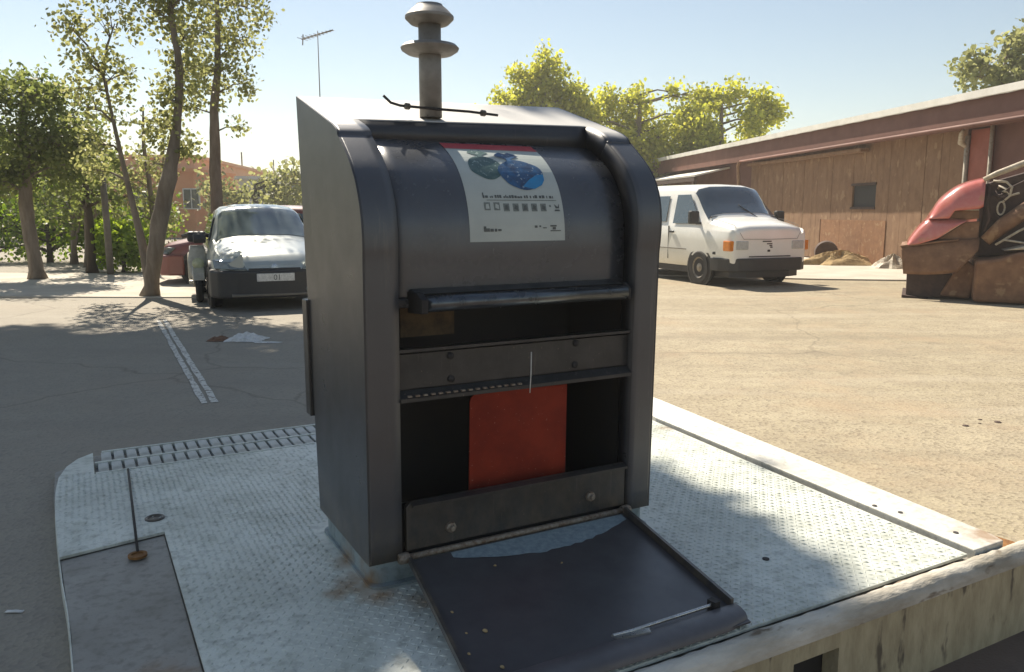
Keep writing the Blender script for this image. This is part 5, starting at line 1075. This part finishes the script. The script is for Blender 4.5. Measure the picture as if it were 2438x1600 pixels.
po = tube('grey_pole', [(0, 0, 0), (0.0, 0, 1.2), (-0.02, 0, 2.35)], [0.075, 0.07, 0.065], M_POLE, None, n=10, loc=(-8.95, 17.75, 0)); tag(po, 'plain grey post standing left of the lime bush', 'post')
# far rows of background trees to the left, behind the hedge
for i, (x, y, h) in enumerate(((-22.5, 34, 5.0), (-27, 36, 6.5), (-31, 33, 6.0), (-21.6, 39, 4.0), (-24.5, 40, 5.5), (-12.7, 40, 3.0))):
    cl = rand_clumps(16, (-2.2, -1.2, 1.0), (2.2, 1.2, h), 0.7, 1.2, 80 + i, (0.7, 1.1))
    tree('background_tree', (x, y), [(0, 0, 0, 0.2), (0, 0, h * 0.5, 0.14), (0, 0, h * 0.9, 0.05)], cl, M_LEAF_OLIVE if i % 2 else M_LEAF_DARK, M_BARKD, ['dark green tree, third from left in the distant row beyond the hedge', 'olive tree, second from left in the distant row beyond the hedge', 'dark green tree, leftmost in the distant row beyond the hedge', 'olive tree just left of the orange annex, rightmost of the distant row', 'dark green tree, fourth from left in the distant row beyond the hedge', 'small olive tree in front of the white outbuilding wall'][i], 90 + i, leaf=0.14, n_per=150, spread=0.25, group='distant trees beyond the left hedge')
# yellow-green trees behind the shed
t1 = rand_clumps(12, (-1.3, -1, 4.0), (1.5, 1, 7.2), 0.6, 0.95, 101, (0.9, 1.2)) + [(0.0, 0, 8.0, 0.75, 1.0), (0.3, 0, 7.4, 0.85, 1.1), (-1.3, 0, 7.6, 0.35, 0.4), (-1.9, 0, 6.5, 0.45, 0.5), (-2.6, 0, 5.7, 0.4, 0.45), (-3.2, 0, 5.5, 0.35, 0.4), (1.2, 0, 6.6, 0.8, 1.0), (-0.8, 0, 6.2, 0.7, 0.9)]
tree('yellow_green_tree', (1.5, 38), [(0, 0, 0, 0.3), (0, 0, 3, 0.24), (0, 0, 5.5, 0.14), (0, 0, 8, 0.04)], t1, M_LEAF_YEL, M_BARK, 'yellow-green tree with the tallest peak, just right of the vent pipe', 111, leaf=0.11, n_per=520, spread=0.19, limb_r=0.07)
t2 = rand_clumps(22, (-3.4, -1, 3.2), (3.4, 1, 6.0), 0.7, 1.05, 102, (0.9, 1.2)) + [(-1.5, 0, 6.5, 0.6, 0.9), (-0.2, 0, 6.6, 0.6, 0.8), (1.6, 0, 6.9, 0.4, 0.4), (2.6, 0, 6.8, 0.4, 0.4), (3.1, 0, 6.5, 0.55, 0.7)]
tree('yellow_green_tree', (6.0, 38.6), [(0, 0, 0, 0.3), (0, 0, 3, 0.22), (0, 0, 5, 0.14), (0, 0, 6.8, 0.04)], t2, M_LEAF_YEL, M_BARK, 'broad yellow-green tree in the middle behind the column hood', 112, leaf=0.11, n_per=520, spread=0.19, limb_r=0.07)
t3 = rand_clumps(14, (-1.8, -1, 3.0), (1.6, 1, 5.6), 0.6, 0.95, 103, (0.8, 1.1)) + [(0.6, 0, 6.9, 0.5, 0.7), (0.0, 0, 6.3, 0.6, 0.8), (1.7, 0, 6.6, 0.4, 0.5), (2.2, 0, 6.2, 0.45, 0.6), (2.5, 0, 5.9, 0.4, 0.6), (1.7, 0, 5.4, 0.6, 0.9)]
tree('yellow_green_tree', (9.7, 38), [(0, 0, 0, 0.28), (0, 0, 3, 0.2), (0, 0, 5, 0.12), (0, 0, 6.4, 0.04)], t3, M_LEAF_YEL, M_BARK, 'yellow-green tree ending the row above the shed roof, with a drooping right branch', 113, leaf=0.11, n_per=500, spread=0.19, limb_r=0.07)
t4 = rand_clumps(12, (-1.0, -1, 4.6), (2.4, 1, 6.4), 0.5, 0.8, 104, (0.8, 1.1)) + [(-0.9, 0, 6.4, 0.4, 0.6), (0.3, 0, 6.9, 0.5, 0.8), (0.9, 0, 7.2, 0.5, 0.8)]
tree('olive_green_tree', (16.5, 28), [(0, 0, 0, 0.25), (0, 0, 3, 0.2), (0.1, 0, 5, 0.12), (0.2, 0, 6.8, 0.04)], t4, M_LEAF_OLIVE, M_BARK, 'olive tree top showing above the shed roof at the top right corner', 114, leaf=0.11, n_per=320, spread=0.16, limb_r=0.06)
# the tree just out of frame whose crown shades the left of the platform
def shade_target(px, py, h):   # crown centre that throws its shade on ground point (px,py)
    k = 1 / math.tan(R(SUN_EL)); return (px + math.sin(R(SUN_AZ)) * k * h, py + math.cos(R(SUN_AZ)) * k * h, h)
base = Vector((-8.3, 11.4)); cl = []
rg = np.random.default_rng(5)
TL = ((-1.6, 3.3, 6.0, 0.6, 1.8), (-1.3, 2.75, 6.4, 0.45, 1.8), (-1.9, 4.3, 6.3, 0.9, 1.4), (-0.9, 4.1, 6.0, 0.75, 1.5), (-0.7, 3.4, 6.4, 0.35, 2.0), (-2.6, 3.4, 6.6, 0.9, 1.3), (-2.8, 5.2, 6.6, 0.9, 1.0), (-1.6, 5.4, 6.4, 0.75, 0.9), (-3.8, 4.6, 7.0, 0.9, 1.1), (-3.9, 6.2, 6.8, 0.9, 0.9), (-1.5, 2.0, 7.2, 0.9, 1.3), (-5.2, 6.0, 7.2, 1.0, 1.0), (-2.4, 7.0, 6.8, 0.7, 0.7), (-3.4, 8.0, 7.0, 0.8, 0.7), (-4.8, 8.2, 7.2, 0.9, 0.8), (-2.2, 6.2, 6.6, 0.7, 1.4), (-3.2, 7.1, 6.8, 0.7, 1.3), (-3.3, 5.6, 6.7, 0.7, 1.4), (-1.2, 6.6, 6.6, 0.6, 1.3), (-4.6, 7.2, 7.0, 0.8, 1.2), (-1.4, 7.6, 6.8, 0.6, 1.0), (-5.8, 8.8, 7.2, 0.8, 1.1), (-2.4, 4.4, 6.6, 0.6, 1.6), (-3.2, 3.4, 6.8, 0.7, 1.6), (-4.6, 5.4, 7.1, 0.8, 1.3)) + tuple((B2W(x_, y_, 0).x, B2W(x_, y_, 0).y, h_, r_, d_) for (x_, y_, h_, r_, d_) in ((1.26, 0.30, 6.6, 0.20, 3.2), (1.24, -0.08, 6.9, 0.12, 3.2), (1.24, -0.40, 6.7, 0.10, 3.0), (1.22, 0.65, 6.5, 0.20, 3.0), (0.9, 1.2, 6.6, 0.45, 2.0), (0.3, 1.3, 6.4, 0.45, 2.0), (1.0, 2.0, 6.8, 0.5, 1.5), (-0.3, 1.8, 6.4, 0.5, 1.6), (-0.4, 0.9, 6.4, 0.40, 2.2), (-0.60, 0.15, 6.4, 0.30, 2.4), (-0.42, -0.15, 6.5, 0.16, 3.0)))
grid_t = [(gx + rg.uniform(-.35, .35), gy + rg.uniform(-.35, .35), 6.6 + rg.uniform(-.6, .8), rg.uniform(0.55, 0.8), rg.uniform(0.9, 1.4)) for gx in np.arange(-6.4, -0.9, 1.05) for gy in np.arange(4.6, 9.2, 1.05) if gx > -0.72 * gy + 0.2 and not (gx > -2.0 and gy > 8.0)]
for (gx, gy, h, r, dn) in TL + tuple(grid_t):
    h += 4.6; q = shade_target(gx, gy, h); cl.append((q[0] - base.x, q[1] - base.y, q[2], r, dn))
tree('shade_tree', (base.x, base.y), [(0, 0, 0, 0.26), (-0.1, 0, 3.0, 0.22), (-0.1, 0.3, 6.0, 0.18), (0.5, 0.6, 8.6, 0.12), (1.3, 0.6, 10.4, 0.06), (1.8, 0.6, 11.6, 0.03)], cl, M_LEAF_DARK, M_BARK, 'tall tree just outside the left edge whose crown shades the platform', 120, leaf=0.10, n_per=900, spread=0.16, limb_r=0.06)

# ================================================================== LITTER
def crumple(name, loc, sx, sy, h, m, seed, label, rz=0):
    r = np.random.default_rng(seed); n = 9; v = []; f = []
    for i in range(n):
        for j in range(n):
            u = i / (n - 1) * 2 - 1; w_ = j / (n - 1) * 2 - 1; e = max(0, 1 - u * u) * max(0, 1 - w_ * w_)
            v.append((u * sx * (1 + r.uniform(-.12, .12)), w_ * sy * (1 + r.uniform(-.12, .12)), 0.004 + h * e * r.uniform(0.4, 1.1)))
    for i in range(n - 1):
        for j in range(n - 1): f.append((i * n + j, (i + 1) * n + j, (i + 1) * n + j + 1, i * n + j + 1))
    return tag(mesh(name, v, f, m, None, False, loc, (0, 0, rz), solid=0.003, soff=0), label, 'litter')
crumple('plastic_bag', (-2.95, 8.75, 0), 0.20, 0.16, 0.10, M_PAPER, 1, 'crumpled whitish plastic bag lying on the asphalt near the parking line')
crumple('cardboard_scrap', (-3.25, 8.72, 0), 0.12, 0.10, 0.05, M_BROWN, 2, 'brown scrap touching the left of the crumpled plastic bag')
crumple('paper_strip', (-2.66, 8.55, 0), 0.14, 0.035, 0.012, M_PAPER, 3, 'flat white paper strip right of the crumpled plastic bag')
crumple('paper_scrap', (-1.78, 2.66, 0), 0.03, 0.008, 0.004, M_PAPER, 4, 'tiny white scrap on dark asphalt at lower left')
for i, (x, y, s) in enumerate(((3.03, 5.16, 0.022), (3.22, 5.32, 0.016), (3.30, 5.25, 0.024), (3.16, 5.22, 0.012))):
    o = lathe('stone', [(s * .7, 0), (s, s * .12), (s * .7, s * .3), (0.0005, s * .38)], M_DARKR, None, n=7, loc=(x, y, 0), rot=(0, 0, i)); tag(o, ['lone dark pebble, leftmost of the four on the sunlit asphalt', 'dark pebble farthest back of the four on the sunlit asphalt', 'largest dark pebble, rightmost of the four on the sunlit asphalt', 'tiniest dark pebble amid the four on the sunlit asphalt'][i], 'pebble', 'dark pebbles on the sunlit asphalt')

# ================================================================== HAZE
hb = box('haze', (-520, -200, -1.4), (260, 600, 16.5), M_POLE); hb['kind'] = 'stuff'; hb.data.materials.clear()
hm = bpy.data.materials.new('summer_haze'); hm.use_nodes = True; hn = hm.node_tree.nodes; hn.remove(hn['Principled BSDF'])
pv = hn.new('ShaderNodeVolumePrincipled'); pv.inputs['Color'].default_value = (0.97, 0.95, 0.90, 1); pv.inputs['Density'].default_value = 0.0018; pv.inputs['Anisotropy'].default_value = 0.3
hm.node_tree.links.new(pv.outputs[0], hn['Material Output'].inputs['Volume']); hb.data.materials.append(hm)
